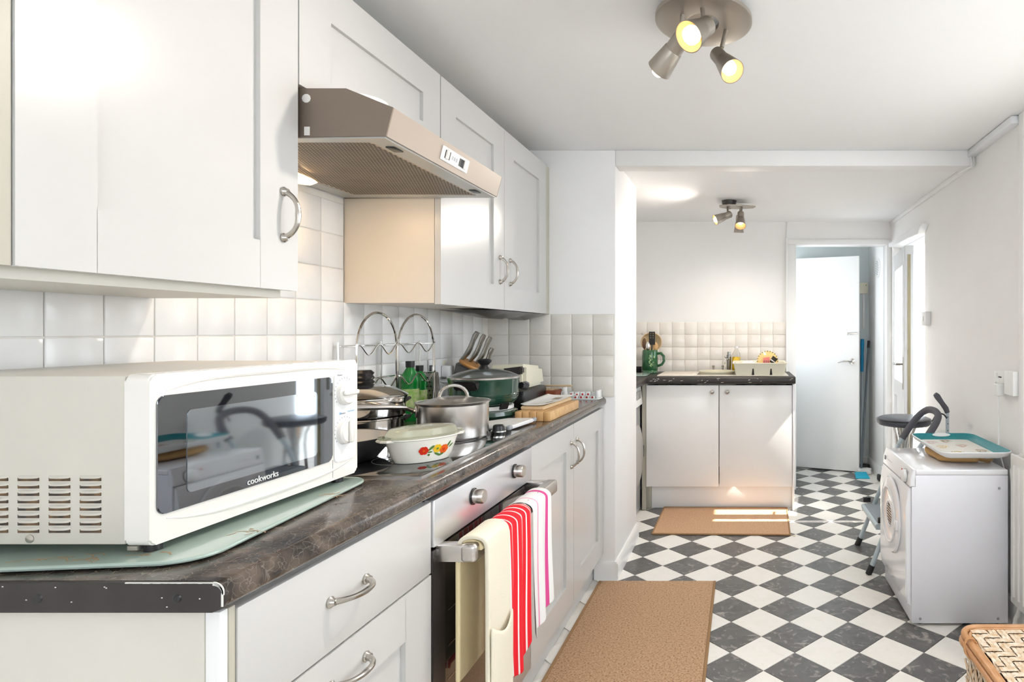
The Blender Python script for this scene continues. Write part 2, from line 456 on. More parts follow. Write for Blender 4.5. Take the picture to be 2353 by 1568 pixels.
# floor: base slab + loose diamond tiles (each a part)
fl = struct('floor', MB().box(-1.45, 1.35, -1.6, 5.9, -0.06, -0.0045), 'grout')
DG = 0.2515; X0 = -0.0463; Y0 = 2.371
def tile_mesh(m):
    mb = MB(); h = DG/2 - 0.0011
    mb.prism([(h, 0), (0, h), (-h, 0), (0, -h)], 'z', -0.0045, 0.0, bev=0.0012, seg=1)
    me = bpy.data.meshes.new('floor_tile'); mb.bm.normal_update(); mb.bm.to_mesh(me); mb.bm.free(); me.materials.append(M[m]); return me
slate, cream = tile_mesh('floor_slate'), tile_mesh('floor_cream')
def in_floor(x, y):
    if y > YB or y < 1.45: return False
    if x > XR + 0.02: return False
    if y < YE: return x > -0.80
    if y < YP: return x > XP - 0.1
    if y < 4.36: return x > -0.76
    if y < YF + .1: return x > 0.25
    return x > 0.30
for i in range(-5, 7):
    for j in range(-5, 15):
        x, y = X0 + i*DG, Y0 + DG/2 + j*DG
        if in_floor(x, y): inst('floor_tile', slate, fl, (x, y, 0))
        x, y = X0 + DG/2 + i*DG, Y0 + j*DG
        if in_floor(x, y): inst('floor_tile', cream, fl, (x, y, 0))

struct('ceiling', MB().box(-1.42, 1.32, -1.55, YE + 0.11, CEIL, CEIL + 0.06), 'ceiling_paint')
struct('ceiling_far', MB().box(-1.42, 1.32, YE + 0.11, 5.85, CEILF, CEILF + 0.06), 'ceiling_paint')
struct('beam', MB().box(XP, XR, YE, YE + 0.11, 2.087, CEIL, bev=0.004), 'wall_paint')
struct('wall_pier', MB().box(XL - 0.03, XP, YE, YP, 0, CEIL, bev=0.004), 'wall_paint')
wl = struct('wall_left', MB().box(XL - 0.12, XL, -1.5, YE, 0, CEIL), 'wall_paint')
struct('wall_left_far', MB().box(XL - 0.12, XL, YP, 4.9, 0, CEILF), 'wall_paint')
# right wall: window hole near camera (Y -0.05..1.75, z .85..2.05), door hole (Y 3.93..4.74, z 0..1.90)
mb = MB()
XO = XR + 0.11
mb.box(XR, XO, -1.5, 0.95, 0, CEIL); mb.box(XR, XO, 0.95, 2.45, 0, 0.90); mb.box(XR, XO, 0.95, 2.45, 2.05, CEIL)
mb.box(XR, XO, 2.45, 3.93, 0, CEIL); mb.box(XR, XO, 3.93, 4.74, 1.90, CEIL); mb.box(XR, XO, 4.74, 5.8, 0, CEIL)
struct('wall_right', mb, 'wall_paint')
mb = MB()
mb.box(-1.4, -0.70, -1.6, -1.5, 0, CEIL); mb.box(0.90, 1.3, -1.6, -1.5, 0, CEIL)
mb.box(-0.70, 0.90, -1.6, -1.5, 0, 0.95); mb.box(-0.70, 0.90, -1.6, -1.5, 2.05, CEIL)
struct('wall_rear', mb, 'wall_paint')
def window(name, x0, x1, y0, y1, z0, z1, axis):
    mb = MB(); t = 0.05
    if axis == 'x':
        mb.box(x0, x1, y0, y1, z0, z0+t, .004); mb.box(x0, x1, y0, y1, z1-t, z1, .004)
        for yy in (y0, (y0+y1)/2 - t/2, y1-t): mb.box(x0, x1, yy, yy+t, z0+t, z1-t, .004)
        o = struct(name, mb, 'upvc'); xm = (x0+x1)/2
        obj('window_pane', MB().box(xm-.003, xm+.003, y0+t, (y0+y1)/2-t/2, z0+t, z1-t), 'pane_glass', o)
        obj('window_pane', MB().box(xm-.003, xm+.003, (y0+y1)/2+t/2, y1-t, z0+t, z1-t), 'pane_glass', o)
    else:
        mb.box(x0, x1, y0, y1, z0, z0+t, .004); mb.box(x0, x1, y0, y1, z1-t, z1, .004)
        for xx in (x0, (x0+x1)/2 - t/2, x1-t): mb.box(xx, xx+t, y0, y1, z0+t, z1-t, .004)
        o = struct(name, mb, 'upvc'); ym = (y0+y1)/2
        obj('window_pane', MB().box(x0+t, (x0+x1)/2-t/2, ym-.003, ym+.003, z0+t, z1-t), 'pane_glass', o)
        obj('window_pane', MB().box((x0+x1)/2+t/2, x1-t, ym-.003, ym+.003, z0+t, z1-t), 'pane_glass', o)
window('window_1', 1.225, 1.285, 0.95, 2.45, 0.90, 2.05, 'x')
window('rear_fill_window', -0.70, 0.90, -1.58, -1.53, 0.95, 2.05, 'y')  # unseen window added behind the camera to let fill light in

# far wall with doorway (x .427..1.143, z 0..1.935)
wf = struct('wall_far', MB().box(-1.4, 0.40, YF, YF + 0.1, 0, CEILF).box(0.40, XR, YF, YF + 0.1, 1.955, CEILF), 'wall_paint')
mb = MB()
mb.box(0.358, 0.427, YF - 0.014, YF + 0.115, 0, 1.935, .003); mb.box(1.143, XR, YF - 0.014, YF + 0.115, 0, 1.935, .003)
mb.box(0.358, XR, YF - 0.014, YF + 0.115, 1.935, 1.977, .003); mb.box(0.345, 0.362, YF - 0.02, YF, 0, 1.985, .003)
struct('trim_1', mb, 'gloss_white')
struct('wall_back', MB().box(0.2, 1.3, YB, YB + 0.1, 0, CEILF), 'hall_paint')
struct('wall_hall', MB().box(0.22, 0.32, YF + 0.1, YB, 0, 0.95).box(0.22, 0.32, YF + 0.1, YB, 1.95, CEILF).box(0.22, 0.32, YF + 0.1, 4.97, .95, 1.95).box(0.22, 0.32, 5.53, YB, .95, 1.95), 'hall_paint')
struct('hall_fill_window', MB().box(0.23, 0.27, 4.97, 5.53, .95, .99).box(0.23, 0.27, 4.97, 5.53, 1.91, 1.95).box(0.23, 0.27, 4.97, 5.01, .99, 1.91).box(0.23, 0.27, 5.49, 5.53, .99, 1.91), 'upvc')  # out of view; added to bring daylight into the hall
struct('ceiling_hall_end', MB().box(-.5, .22, YF+.1, YB+.1, -.02, 0), 'ground_stone')
struct('trim_2', MB().box(0.352, 0.362, YF - 0.008, YF, 1.985, CEILF), 'wall_paint')
# inner hallway door leaf, ajar
a = Vector((0.494, 5.58, 0)); b = Vector((1.032, 5.37, 0)); dd = (b - a).normalized(); nn = Vector((dd.y, -dd.x, 0))
def slab(mb, a, b, n, t, z0, z1, bev=0.002):
    q = [a, b, b - n*t, a - n*t]
    mb.hexa([(p.x, p.y, z0) for p in q] + [(p.x, p.y, z1) for p in q], bev); return mb
dl = struct('door_1', slab(MB(), a, b, nn, 0.035, 0.012, 1.917), 'gloss_white')
nf = Vector((dd.y, -dd.x, 0));  # faces camera
if nf.y > 0: nf = -nf
c = a + dd*0.515; c.z = 0.985
mb = MB(); mb.lathe([(0, 0), (0.026, 0), (0.026, 0.006), (0.010, 0.009), (0.010, 0.045), (0, 0.045)], c, nf, 20)
mb.tube([c + nf*0.042, c + nf*0.045 - dd*0.03 + Vector((0,0,.004)), c + nf*0.045 - dd*0.075, c + nf*0.042 - dd*0.118 - Vector((0,0,.008))], [.011, .009, .008, .007], 10)
obj('door_handle', mb, 'chrome', dl)
c = a + dd*0.52; c.z = 1.235
mb = MB(); q = Vector((0, 0, 1))
mb.tube([c - dd*.045 + nf*.012, c + dd*.045 + nf*.012], .007, 8); mb.tube([c - dd*.04 + nf*.012, c - dd*.04 + nf*.02 - q*.02], .005, 8)
obj('bolt', mb, 'chrome', dl)

# exterior door: frame in right wall + leaf swung slightly in
mb = MB()
mb.box(1.235, 1.29, 3.93, 3.985, 0.0, 1.90, .004); mb.box(1.235, 1.29, 4.685, 4.74, 0, 1.90, .004); mb.box(1.235, 1.29, 3.985, 4.685, 1.84, 1.90, .004)
mb.box(1.235, 1.29, 3.985, 4.685, 0.0, 0.04, .004)
d2 = struct('door_2', mb, 'upvc')
ha = Vector((1.19, 4.68, 0)); hb = Vector((1.105, 4.03, 0)); d3 = (hb - ha).normalized(); n3 = Vector((-d3.y, d3.x, 0))
if n3.x > 0: n3 = -n3            # faces room
lf = obj('door_leaf', MB(), 'upvc', d2)
def leafbox(mb, s0, s1, z0, z1, t0, t1, bev=.003):
    p = [ha + d3*s0 + n3*t1, ha + d3*s1 + n3*t1, ha + d3*s1 + n3*t0, ha + d3*s0 + n3*t0]
    mb.hexa([(v.x, v.y, z0) for v in p] + [(v.x, v.y, z1) for v in p], bev); return mb
W3 = (hb - ha).length
mb = MB(); leafbox(mb, 0, .10, .05, 1.82, -.03, .03); leafbox(mb, W3-.10, W3, .05, 1.82, -.03, .03); leafbox(mb, .1, W3-.1, .05, .20, -.03, .03)
leafbox(mb, .1, W3-.1, 1.70, 1.82, -.03, .03); leafbox(mb, .1, W3-.1, .78, .90, -.03, .03)
leafbox(mb, .1, W3-.1, .2, .78, -.012, .012)
bpy.data.objects.remove(lf)
lf = obj('door_leaf', mb, 'upvc', d2)
mb = MB(); leafbox(mb, .1, W3-.1, .90, 1.70, -.012, .008, 0); obj('leaf_glass', mb, 'pane_glass', lf)
mb = MB(); leafbox(mb, W3, W3+.002, .10, 1.76, -.010, .010, 0)
for k in range(9): leafbox(mb, W3+.002, W3+.006, .25+k*.17, .29+k*.17, -.006, .006, 0)
obj('lock_strip', mb, 'brass', lf)
mb = MB(); leafbox(mb, W3-.065, W3-.035, .86, 1.08, .03, .036, .002)
c = ha + d3*(W3-.05) + n3*.036; c.z = 1.03
mb.tube([c, c + n3*.04, c + n3*.045 - d3*.02, c + n3*.045 - d3*.11], .008, 8)
obj('door_handle', mb, 'nickel', lf)
# white cover box over the door head
struct('trim_3', MB().prism([(3.84, 1.93), (3.93, 1.88), (4.70, 1.90), (4.70, 1.93)], 'x', 1.13, XR, .003), 'upvc')
struct('trim_4', MB().box(1.165, XR, 3.0+.19, 4.82, CEILF-.03, CEILF, .003), 'wall_paint')
struct('door_threshold', MB().box(XR, 1.30, 3.93, 4.74, -0.02, 0.004, .002), 'upvc')
# outside yard
struct('ground', MB().box(1.31, 7, -3, 9, -0.12, -0.05), 'ground_stone')

struct('sun_blocker', MB().box(1.30, 2.6, .3, 3.2, 2.36, 2.42, .005), 'upvc')  # unseen slab added outside to keep direct sun out of the near window
# skirting
mb = MB(); mb.prism([(YE, 0), (YE-.016, 0), (YE-.016, .075), (YE-.008, .09), (YE, .09)], 'x', -0.745, XP)
mb.prism([(XP, 0), (XP+.016, 0), (XP+.016, .075), (XP+.008, .09), (XP, .09)], 'y', YE - .016, YP)
struct('baseboard_pier', mb, 'gloss_white')
struct('baseboard_right', MB().prism([(XR, 0), (XR-.016, 0), (XR-.016, .075), (XR-.008, .09), (XR, .09)], 'y', 1.9, 3.93), 'gloss_white')
struct('baseboard_hall', MB().prism([(XR, 0), (XR-.016, 0), (XR-.016, .075), (XR-.008, .09), (XR, .09)], 'y', YF+.12, YB).box(0.35, XR, YB-.014, YB, 0, .09, .003), 'gloss_white')
# pipe boxing at the far right edge and ceiling trunking
struct('trim_5', MB().box(1.167, XR, 2.530, 2.575, 0.02, CEIL, .003), 'wall_paint')
struct('trim_6', MB().box(1.14, XR, 2.58, YE + .015, CEIL-.035, CEIL-.003, .002), 'upvc')
mb = MB(); mb.tube([(1.155, YE-.002, 2.14), (1.155, YE-.012, 2.10), (1.15, YE-.02, 2.078), (1.13, YE-.01, 2.068), (1.10, YE+.01, 2.05)], .0045, 6)
mb.tube([(1.168, YE-.004, 2.14), (1.168, YE-.01, 2.09), (1.16, YE-.02, 2.07)], .0045, 6)
tag(obj('cable', mb, 'plastic_white'), 'short loose white cable end hanging from the ceiling trunking beside the beam', 'cable')

# ---- wall tiles (parts of the walls)
def tile_me(name, w_, h_, t, m):
    mb = MB(); mb.box(-w_/2, w_/2, 0, t, -h_/2, h_/2, bev=.0022, seg=2)
    me = bpy.data.meshes.new(name); mb.bm.normal_update(); mb.bm.to_mesh(me); mb.bm.free(); me.materials.append(M[m]); me.shade_smooth(); me.set_sharp_from_angle(angle=R(60)); return me
TP = 0.105
tw = tile_me('wall_tile', TP-.0022, TP-.0022, .0055, 'tile_white')
tcr = tile_me('wall_tile', TP-.0025, TP-.0025, .006, 'tile_cream')
tf = tile_me('wall_tile', .0975, .0975, .0055, 'tile_far')
def jit(): return random.uniform(-.0035, .0035)
# left wall, faces +X: local +Y of tile = wall normal
# tile thickness runs along local +y from 0..t; rotate so that +y -> +X : rot z = -90
yc = 1.117 - TP*6
obj('grout_bed', MB().box(XL, XL+.003, .5, YE, WT, 1.344).box(XL, XL+.003, 1.335, 1.96, 1.344, 1.675), 'grout', wl)
for i in range(25):
    y = 1.117 - TP*5.5 + i*TP
    if y + TP/2 > YE + .005: break
    for k in range(4):
        inst('wall_tile', tw, wl, (XL+.001, y, 1.344 - TP*(k+.5)), (jit()*.6, jit()*.8, -PI/2 + jit()*.8))
    if 1.38 < y < 1.95:
        for k in range(3):
            inst('wall_tile', tw, wl, (XL+.001, y, 1.344 + TP*(k+.5)), (jit()*.6, jit()*.8, -PI/2 + jit()*.8))
wp = bpy.data.objects['wall_pier']
obj('grout_bed', MB().box(XL, XP-.004, YE-.003, YE, WT, 1.338), 'grout', wp)
for i in range(6):
    for k in range(4):
        inst('wall_tile', tcr, wp, (XL + .054 + i*.1062, YE-.001, 1.338 - TP*(k+.5)), (jit()*.8, jit()*.6, PI + jit()*.8))
obj('grout_bed', MB().box(-1.27, .345, YF-.003, YF, .93, 1.325), 'grout', wf)
for i in range(16):
    for k in range(4):
        inst('wall_tile', tf, wf, (.345 - .0495 - i*.0997, YF-.001, 1.325 - .0997*(k+.5)), (jit()*.8, jit()*.6, PI + jit()*.8))

# ================================================================== FITTED KITCHEN, NEAR RUN (faces +X)
XB = -0.70      # base front plane
XW = -0.97      # wall unit front plane
def shaker(mb, xf, y0, y1, z0, z1, fr=.104, t=.02, rec=.0105):
    b = 0
    mb.box(xf-t, xf, y0, y0+fr, z0, z1, b); mb.box(xf-t, xf, y1-fr, y1, z0, z1, b)
    mb.box(xf-t, xf, y0+fr-.0005, y1-fr+.0005, z0, z0+fr*.93, b); mb.box(xf-t, xf, y0+fr-.0005, y1-fr+.0005, z1-fr*.93, z1, b)
    mb.box(xf-t, xf-rec, y0+fr-.003, y1-fr+.003, z0+fr*.93-.003, z1-fr*.93+.003)
    return mb
def bow(c, axis, out=(1, 0, 0), L=.096, rise=.030, k=1.0):
    """bow handle with flared feet, c = midpoint on the door face"""
    c = Vector(c); A = Vector({'z': (0,0,1), 'y': (0,1,0), 'x': (1,0,0)}[axis]); O = Vector(out); mb = MB(); pts = []; rr = []
    for i in range(21):
        t = -1 + 2*i/20; h = (1 - abs(t)**2.6)**.75
        pts.append(c + A*(t*L/2) + O*(.003 + h*rise)); rr.append((.0042 + .0022*abs(t)**4 + .0016*(1-abs(t))**2)*k)
    mb.tube(pts, rr, 10)
    for s_ in (-1, 1):
        mb.lathe([(0, 0), (.0095, 0), (.010, .003), (.0075, .006), (.0055, .011), (0, .012)], c + A*(s_*(L/2+.001)), O, 16)
    return mb
# ---- base drawer unit
t = thing('drawer_unit', 'white kitchen drawer unit with bow handles under the near end of the dark worktop', 'cabinet', (-1.0, 1.1, 0))
mb = MB(); mb.box(XL+.02, -.722, .835, 1.374, .13, .872)
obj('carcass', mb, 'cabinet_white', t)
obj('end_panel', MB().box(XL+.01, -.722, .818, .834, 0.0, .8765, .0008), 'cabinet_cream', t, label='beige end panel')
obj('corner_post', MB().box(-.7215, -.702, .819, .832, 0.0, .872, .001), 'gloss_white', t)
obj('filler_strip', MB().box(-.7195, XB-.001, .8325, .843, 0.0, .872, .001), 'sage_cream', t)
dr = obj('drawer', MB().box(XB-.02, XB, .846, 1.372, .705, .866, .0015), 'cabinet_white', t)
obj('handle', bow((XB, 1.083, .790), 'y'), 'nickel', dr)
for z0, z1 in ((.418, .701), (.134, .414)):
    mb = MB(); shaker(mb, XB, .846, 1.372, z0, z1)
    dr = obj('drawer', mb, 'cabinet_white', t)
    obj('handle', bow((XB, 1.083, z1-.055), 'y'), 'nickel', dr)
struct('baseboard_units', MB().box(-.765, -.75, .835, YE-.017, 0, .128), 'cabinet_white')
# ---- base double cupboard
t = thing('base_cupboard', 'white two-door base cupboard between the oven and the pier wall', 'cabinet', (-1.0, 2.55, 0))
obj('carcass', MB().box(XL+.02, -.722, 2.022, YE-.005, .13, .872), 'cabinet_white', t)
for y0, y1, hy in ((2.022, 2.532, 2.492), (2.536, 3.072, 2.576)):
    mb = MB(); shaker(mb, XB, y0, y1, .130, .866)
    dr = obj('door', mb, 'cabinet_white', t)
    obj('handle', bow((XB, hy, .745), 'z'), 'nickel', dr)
# ---- oven
t = thing('built_in_oven', 'built-in electric oven with steel control panel and dark glass door', 'oven', (-1.0, 1.7, 0))
obj('body', MB().box(XL+.05, -.722, 1.376, 2.02, .13, .872), 'black_plastic', t)
obj('control_panel', MB().box(XB-.02, XB+.004, 1.379, 2.017, .760, .867, .002), 'panel_steel', t)
for ky in (1.577, 1.862):
    k = obj('knob', MB().lathe([(0, 0), (.021, 0), (.021, .002), (.0185, .003), (.0185, .026), (.0165, .03), (0, .03)], (XB+.004, ky, .823), (1, 0, 0), 28), 'brushed_steel', t)
    obj('knob_ring', MB().lathe([(.0200, .0), (.0215, .0), (.0215, .004), (.0200, .004)], (XB+.004, ky, .823), (1, 0, 0), 28), 'black_plastic', k)
od = obj('oven_door', MB().box(XB-.02, XB, 1.379, 2.017, .262, .752, .002), 'oven_glass', t)
for a_, b_ in ((1.379, 1.435), (1.96, 2.017)): obj('door_border', MB().box(XB, XB+.0015, a_, b_, .262, .735, 0), 'dark_trim', od)
for zz in (.42, .50, .585): obj('shelf_line', MB().box(XB, XB+.0008, 1.45, 1.95, zz, zz+.0022), 'nickel', od)
mb = MB(); mb.box(XB, -.625, 1.390, 1.422, .723, .761, .002); mb.box(XB, -.625, 1.974, 2.006, .723, .761, .002)
mb.box(-.645, -.606, 1.388, 2.008, .720, .764, .010, 3)
obj('door_handle', mb, 'brushed_steel', od)
obj('lower_panel', MB().box(XB-.02, XB, 1.379, 2.017, .134, .257, .0015), 'panel_steel', t)
# ---- worktop
t = thing('worktop', 'dark marbled laminate worktop running along the left wall', 'worktop', (-1.0, 1.9, .878))
xe = -.687
prof = [(XL+.002, .878), (xe-.014, .878), (xe-.004, .882), (xe, .890), (xe, .901), (xe-.003, .910), (xe-.010, .916), (xe-.020, WT), (XL+.002, WT)]
obj('top', MB().prism(prof, 'y', .812, YE), 'worktop_laminate', t, smooth=50)
mb = MB(); mb.prism([(XL+.01, .8775), (xe-.014, .8775), (xe-.003, .882), (xe+.001, .890), (xe+.001, .903), (xe-.004, .912), (xe-.014, .918), (XL+.01, .918)], 'y', .805, .8118, .001, 1)
en = obj('end_trim', mb, 'dark_trim', t, label='black metal end strip')
for xx in (-.930, -.7465): obj('screw', MB().lathe([(0, 0), (.0062, 0), (.0045, .0012), (0, .0012)], (xx, .805, .897), (0, -1, 0), 16), 'black_plastic', en)
mb = MB()
rr = random.Random(3)
pts = []
for i in range(26):
    x = -.815 + i*(.815-.700)/25
    mb.box(x, x+.0052, .8046, .8060, .9165+rr.uniform(0, .0004), .9180)
for i in range(16):
    a_ = i/15*PI*.52; zz = .905 + math.cos(a_)*.012; xx = xe - .012 + math.sin(a_)*.0125
    mb.box(xx, xx+.0018, .8042, .8062, zz - .003, zz+.0015)
for i in range(9): mb.box(xe-.001, xe+.0014, .8046, .8056, .886+i*.002, .888+i*.002)
for i in range(12):
    x, z = rr.uniform(-1.2, -.70), rr.uniform(.882, .914); mb.box(x, x+.0018, .8046, .8052, z, z+.0013)
obj('paint_chips', mb, 'chip_white', en, stuff=True)

# ---- wall cabinets
def wall_unit(label, y0, y1, z0, doors, sidem='cabinet_cream', hands=()):
    t = thing('wall_cabinet', label, 'cabinet', (-1.12, (y0+y1)/2, z0))
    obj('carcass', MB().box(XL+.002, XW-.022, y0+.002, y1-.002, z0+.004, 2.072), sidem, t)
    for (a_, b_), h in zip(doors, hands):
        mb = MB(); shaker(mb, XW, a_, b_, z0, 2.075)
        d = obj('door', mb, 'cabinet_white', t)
        if h: obj('handle', bow((XW, h, 1.497), 'z', rise=.029), 'nickel', d)
    return t
wu = wall_unit('large white shaker wall cabinet above the microwave, nearest one', .786, 1.333, 1.338, [(.813, 1.331)], hands=[1.288])
obj('side_panel', MB().box(XL+.002, XW-.003, .772, .785, 1.330, 2.12), 'sage_cream', wu)
obj('filler_strip', MB().box(XW-.02, XW-.003, .786, .811, 1.338, 2.075), 'sage_cream', wu)
obj('under_rail', MB().box(XL+.01, XW-.03, .79, 1.32, 1.322, 1.3415), 'cabinet_cream', wu)
wall_unit('short white wall cabinet above the cooker hood', 1.334, 1.960, 1.792, [(1.335, 1.958)], hands=[0])
wu = wall_unit('white double-door wall cabinet beyond the cooker hood', 1.962, 3.035, 1.338, [(1.963, 2.485), (2.488, 3.018)], 'cabinet_side', [2.440, 2.545])
obj('filler_strip', MB().box(XW-.02, XW-.004, 3.02, YE-.002, 1.338, 2.075), 'sage_cream', wu)
# dark crumpled sheet under the far cabinet
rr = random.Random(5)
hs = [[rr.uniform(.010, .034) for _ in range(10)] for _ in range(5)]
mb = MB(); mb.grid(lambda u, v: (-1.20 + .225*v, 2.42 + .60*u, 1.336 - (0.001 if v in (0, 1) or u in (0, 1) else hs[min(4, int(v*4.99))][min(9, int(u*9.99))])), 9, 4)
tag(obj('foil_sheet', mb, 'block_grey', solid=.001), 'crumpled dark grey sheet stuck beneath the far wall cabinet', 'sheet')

# ---- cooker hood
t = thing('cooker_hood', 'taupe metal cooker hood with slanted front over the hob', 'cooker hood', (-1.0, 1.65, 1.675))
Ya, Yb = 1.345, 1.955
side = [(XL+.012, 1.676), (-.786, 1.682), (-.770, 1.745), (-.874, 1.787), (XL+.012, 1.787)]
obj('side_panel', MB().prism(side, 'y', Ya, Ya+.004), 'hood_taupe', t)
obj('side_panel', MB().prism(side, 'y', Yb-.004, Yb), 'hood_taupe', t)
obj('top_plate', MB().prism([(XL+.012, 1.783), (-.876, 1.783), (-.775, 1.742), (-.774, 1.745), (-.874, 1.787), (XL+.012, 1.787)], 'y', Ya+.004, Yb-.004), 'hood_front', t)
obj('front_panel', MB().prism([(-.786, 1.682), (-.770, 1.745), (-.774, 1.745), (-.790, 1.682)], 'y', Ya+.0041, Yb-.0041), 'hood_front', t)
mb = MB()
mb.box(-.835, -.790, Ya+.004, Yb-.004, 1.678, 1.683); mb.box(XL+.014, -.835, Ya+.004, Ya+.035, 1.678, 1.683); mb.box(XL+.014, -.835, Yb-.04, Yb-.004, 1.678, 1.683)
mb.box(XL+.014, XL+.060, Ya+.035, Yb-.04, 1.678, 1.683)
obj('base_plate', mb, 'hood_under', t)
ft = obj('grease_filter', MB().box(XL+.060, -.835, Ya+.035, Yb-.04, 1.680, 1.690), 'filter_strip', t)
fs = MB()
fy0, fy1, fx0, fx1 = Ya+.045, Yb-.050, XL+.070, -.843
nr, nc = 48, 44
for i in range(nr):
    y = fy0 + (fy1-fy0)*i/(nr-1)
    for k in range(nc):
        x = fx0 + (fx1-fx0)*(k + (.5 if i % 2 else 0))/nc
        hx, hy = .0039, .0052
        fs.face([fs.bm.verts.new((x+a_*hx, y+b_*hy, 1.6797)) for a_, b_ in ((-1, 0), (-.5, 1), (.5, 1), (1, 0), (.5, -1), (-.5, -1))])
obj('filter_holes', fs, 'filter_dark', ft, stuff=True)
for yy in (1.43, 1.86): obj('latch', MB().box(-.826, -.805, yy-.02, yy+.02, 1.676, 1.6782, .002), 'black_plastic', t)
cp = obj('control_plate', MB().hexa([(-.7795, 1.573, 1.694), (-.7790, 1.732, 1.696), (-.7740, 1.732, 1.696), (-.7745, 1.573, 1.694), (-.7680, 1.573, 1.737), (-.7675, 1.732, 1.737), (-.7630, 1.732, 1.737), (-.7640, 1.573, 1.737)][0:8], .001), 'plastic_white', t)
def slx(z): return -.786 + (z-1.682)*(.016/.063)
bpy.data.objects.remove(cp)
def onfront(mb, y0, y1, z0, z1, e0, e1, bev=0):
    mb.hexa([(slx(z0)+e0, y0, z0), (slx(z0)+e1, y0, z0), (slx(z0)+e1, y1, z0), (slx(z0)+e0, y1, z0),
             (slx(z1)+e0, y0, z1), (slx(z1)+e1, y0, z1), (slx(z1)+e1, y1, z1), (slx(z1)+e0, y1, z1)], bev); return mb
cp = obj('control_plate', onfront(MB(), 1.575, 1.725, 1.697, 1.732, 0, .003, .0012), 'plastic_white', t)
for a_, b_ in ((1.590, 1.618), (1.668, 1.708)): obj('slider_slot', onfront(MB(), a_, b_, 1.704, 1.725, .003, .0036), 'black_plastic', cp)
for a_, b_ in ((1.592, 1.606), (1.690, 1.704)): obj('slider_knob', onfront(MB(), a_, b_, 1.702, 1.727, .0036, .008, .001), 'brushed_steel', cp)
mb = MB()
for q in range(3): onfront(mb, 1.628+q*.011, 1.636+q*.011, 1.709, 1.719, .003, .0034)
obj('print_marks', mb, 'grey_print', cp)
obj('light_lens', MB().lathe([(0, -.022), (.5, -.020), (.85, -.012), (1.0, 0), (0, 0)], (-1.232, 1.60, 1.678), (0, 0, 1), 28, sx=.038, sy=.16), 'hood_lens', t)
obj('tape_patch', MB().lathe([(0,0),(.010,0),(.007,.001),(0,.001)], (-.962, Ya, 1.765), (0,-1,0), 10), 'chip_white', t)
obj('tape_patch', MB().box(-.966, -.954, Ya-.001, Ya, 1.683, 1.702), 'chip_white', t)
obj('top_disc', MB().lathe([(0, 0), (.055, 0), (.055, .012), (.050, .014), (0, .014)], (-.905, 1.45, 1.786), (0, 0, 1), 36), 'plastic_white', t)  # low round white disc on the hood top
light('hood_lamp', 'AREA', (-1.232, 1.60, 1.652), 1.7, (1.0, 0.68, 0.38), (0.35, 0.1, -1), shape='RECTANGLE', size=.06, size_y=.28)

# ---- hob
t = thing('hob', 'black glass electric hob set on the dark worktop', 'hob', (-.98, 1.68, WT))
obj('glass_plate', MB().box(-1.235, -.725, 1.376, 2.00, WT, .924, .0015), 'hob_glass', t)
obj('edge_rim', MB().box(-1.237, -.723, 1.374, 1.3765, WT, .9225).box(-1.237, -.723, 1.9995, 2.002, WT, .9225).box(-.7255, -.722, 1.3765, 1.9995, WT, .9225), 'brushed_steel', t)
for cx, cy, r_ in ((-1.10, 1.53, .09), (-.86, 1.56, .075), (-.89, 1.86, .09), (-1.12, 1.83, .075)):
    obj('ring_mark', MB().lathe([(r_, 0), (r_+.0015, 0), (r_+.0015, .0003), (r_, .0003)], (cx, cy, .924), (0, 0, 1), 48), 'grey_print', t)
for cy in (1.965,):
    obj('knob', MB().lathe([(0, 0), (.022, 0), (.0225, .004), (.019, .006), (.017, .022), (.014, .025), (0, .025)], (-.785, cy, .924), (0, 0, 1), 28), 'black_plastic', t)
    obj('knob_ring', MB().lathe([(.0226, .003), (.0236, .003), (.0236, .007), (.0195, .007)], (-.785, cy, .924), (0, 0, 1), 28), 'chrome', t)

# ================================================================== MICROWAVE on glass board
bz = WT
t = thing('worktop_saver', 'pale green glass worktop saver with brown floral print under the microwave', 'board', (-1.0, 1.08, bz), 0)
def rrect(x0, x1, y0, y1, r, n=8):
    pts = []
    for cx, cy, a0 in ((x1-r, y1-r, 0), (x0+r, y1-r, 90), (x0+r, y0+r, 180), (x1-r, y0+r, 270)):
        for i in range(n+1):
            a_ = R(a0 + 90*i/n); pts.append((cx + r*math.cos(a_), cy + r*math.sin(a_)))
    return pts
ca, sa = math.cos(R(6.5)), math.sin(R(6.5))
def rp(p, c=(-1.0, 1.08)): x, y = p[0]-c[0], p[1]-c[1]; return (c[0] + x*ca - y*sa, c[1] + x*sa + y*ca)
outline = [rp(p) for p in rrect(-1.22, -.795, .835, 1.335, .05)]
gb = obj('glass_plate', MB().prism(outline, 'z', bz+.003, bz+.009, .0015), 'board_green', t)
obj('rim_lip', MB().tube([(x, y, bz+.0065) for x, y in outline], .0030, 8, closed=True), 'board_green', t)
mb = MB(); rr = random.Random(2)
for cx, cy in ((-.93, .87), (-.86, .885), (-.80, .98), (-.812, 1.2), (-.99, .865)):
    for k in range(7):
        a_ = rr.uniform(0, 6.28); l = rr.uniform(.012, .035)
        p = Vector((cx + rr.uniform(-.02, .02), cy + rr.uniform(-.01, .01), bz+.0092)); q = p + Vector((math.cos(a_)*l, math.sin(a_)*l*.6, 0))
        mb.tube([p, (p+q)/2 + Vector((.003, .003, 0)), q], .0011, 4, flat=.3)
obj('leaf_print', mb, 'brown_print', t, stuff=True)
for fx, fy in ((-1.1, .95), (-.84, .93), (-.86, 1.25), (-1.12, 1.25)): obj('rubber_foot', MB().cyl((fx, fy, bz), (fx, fy, bz+.003), .008), 'black_rubber', t)

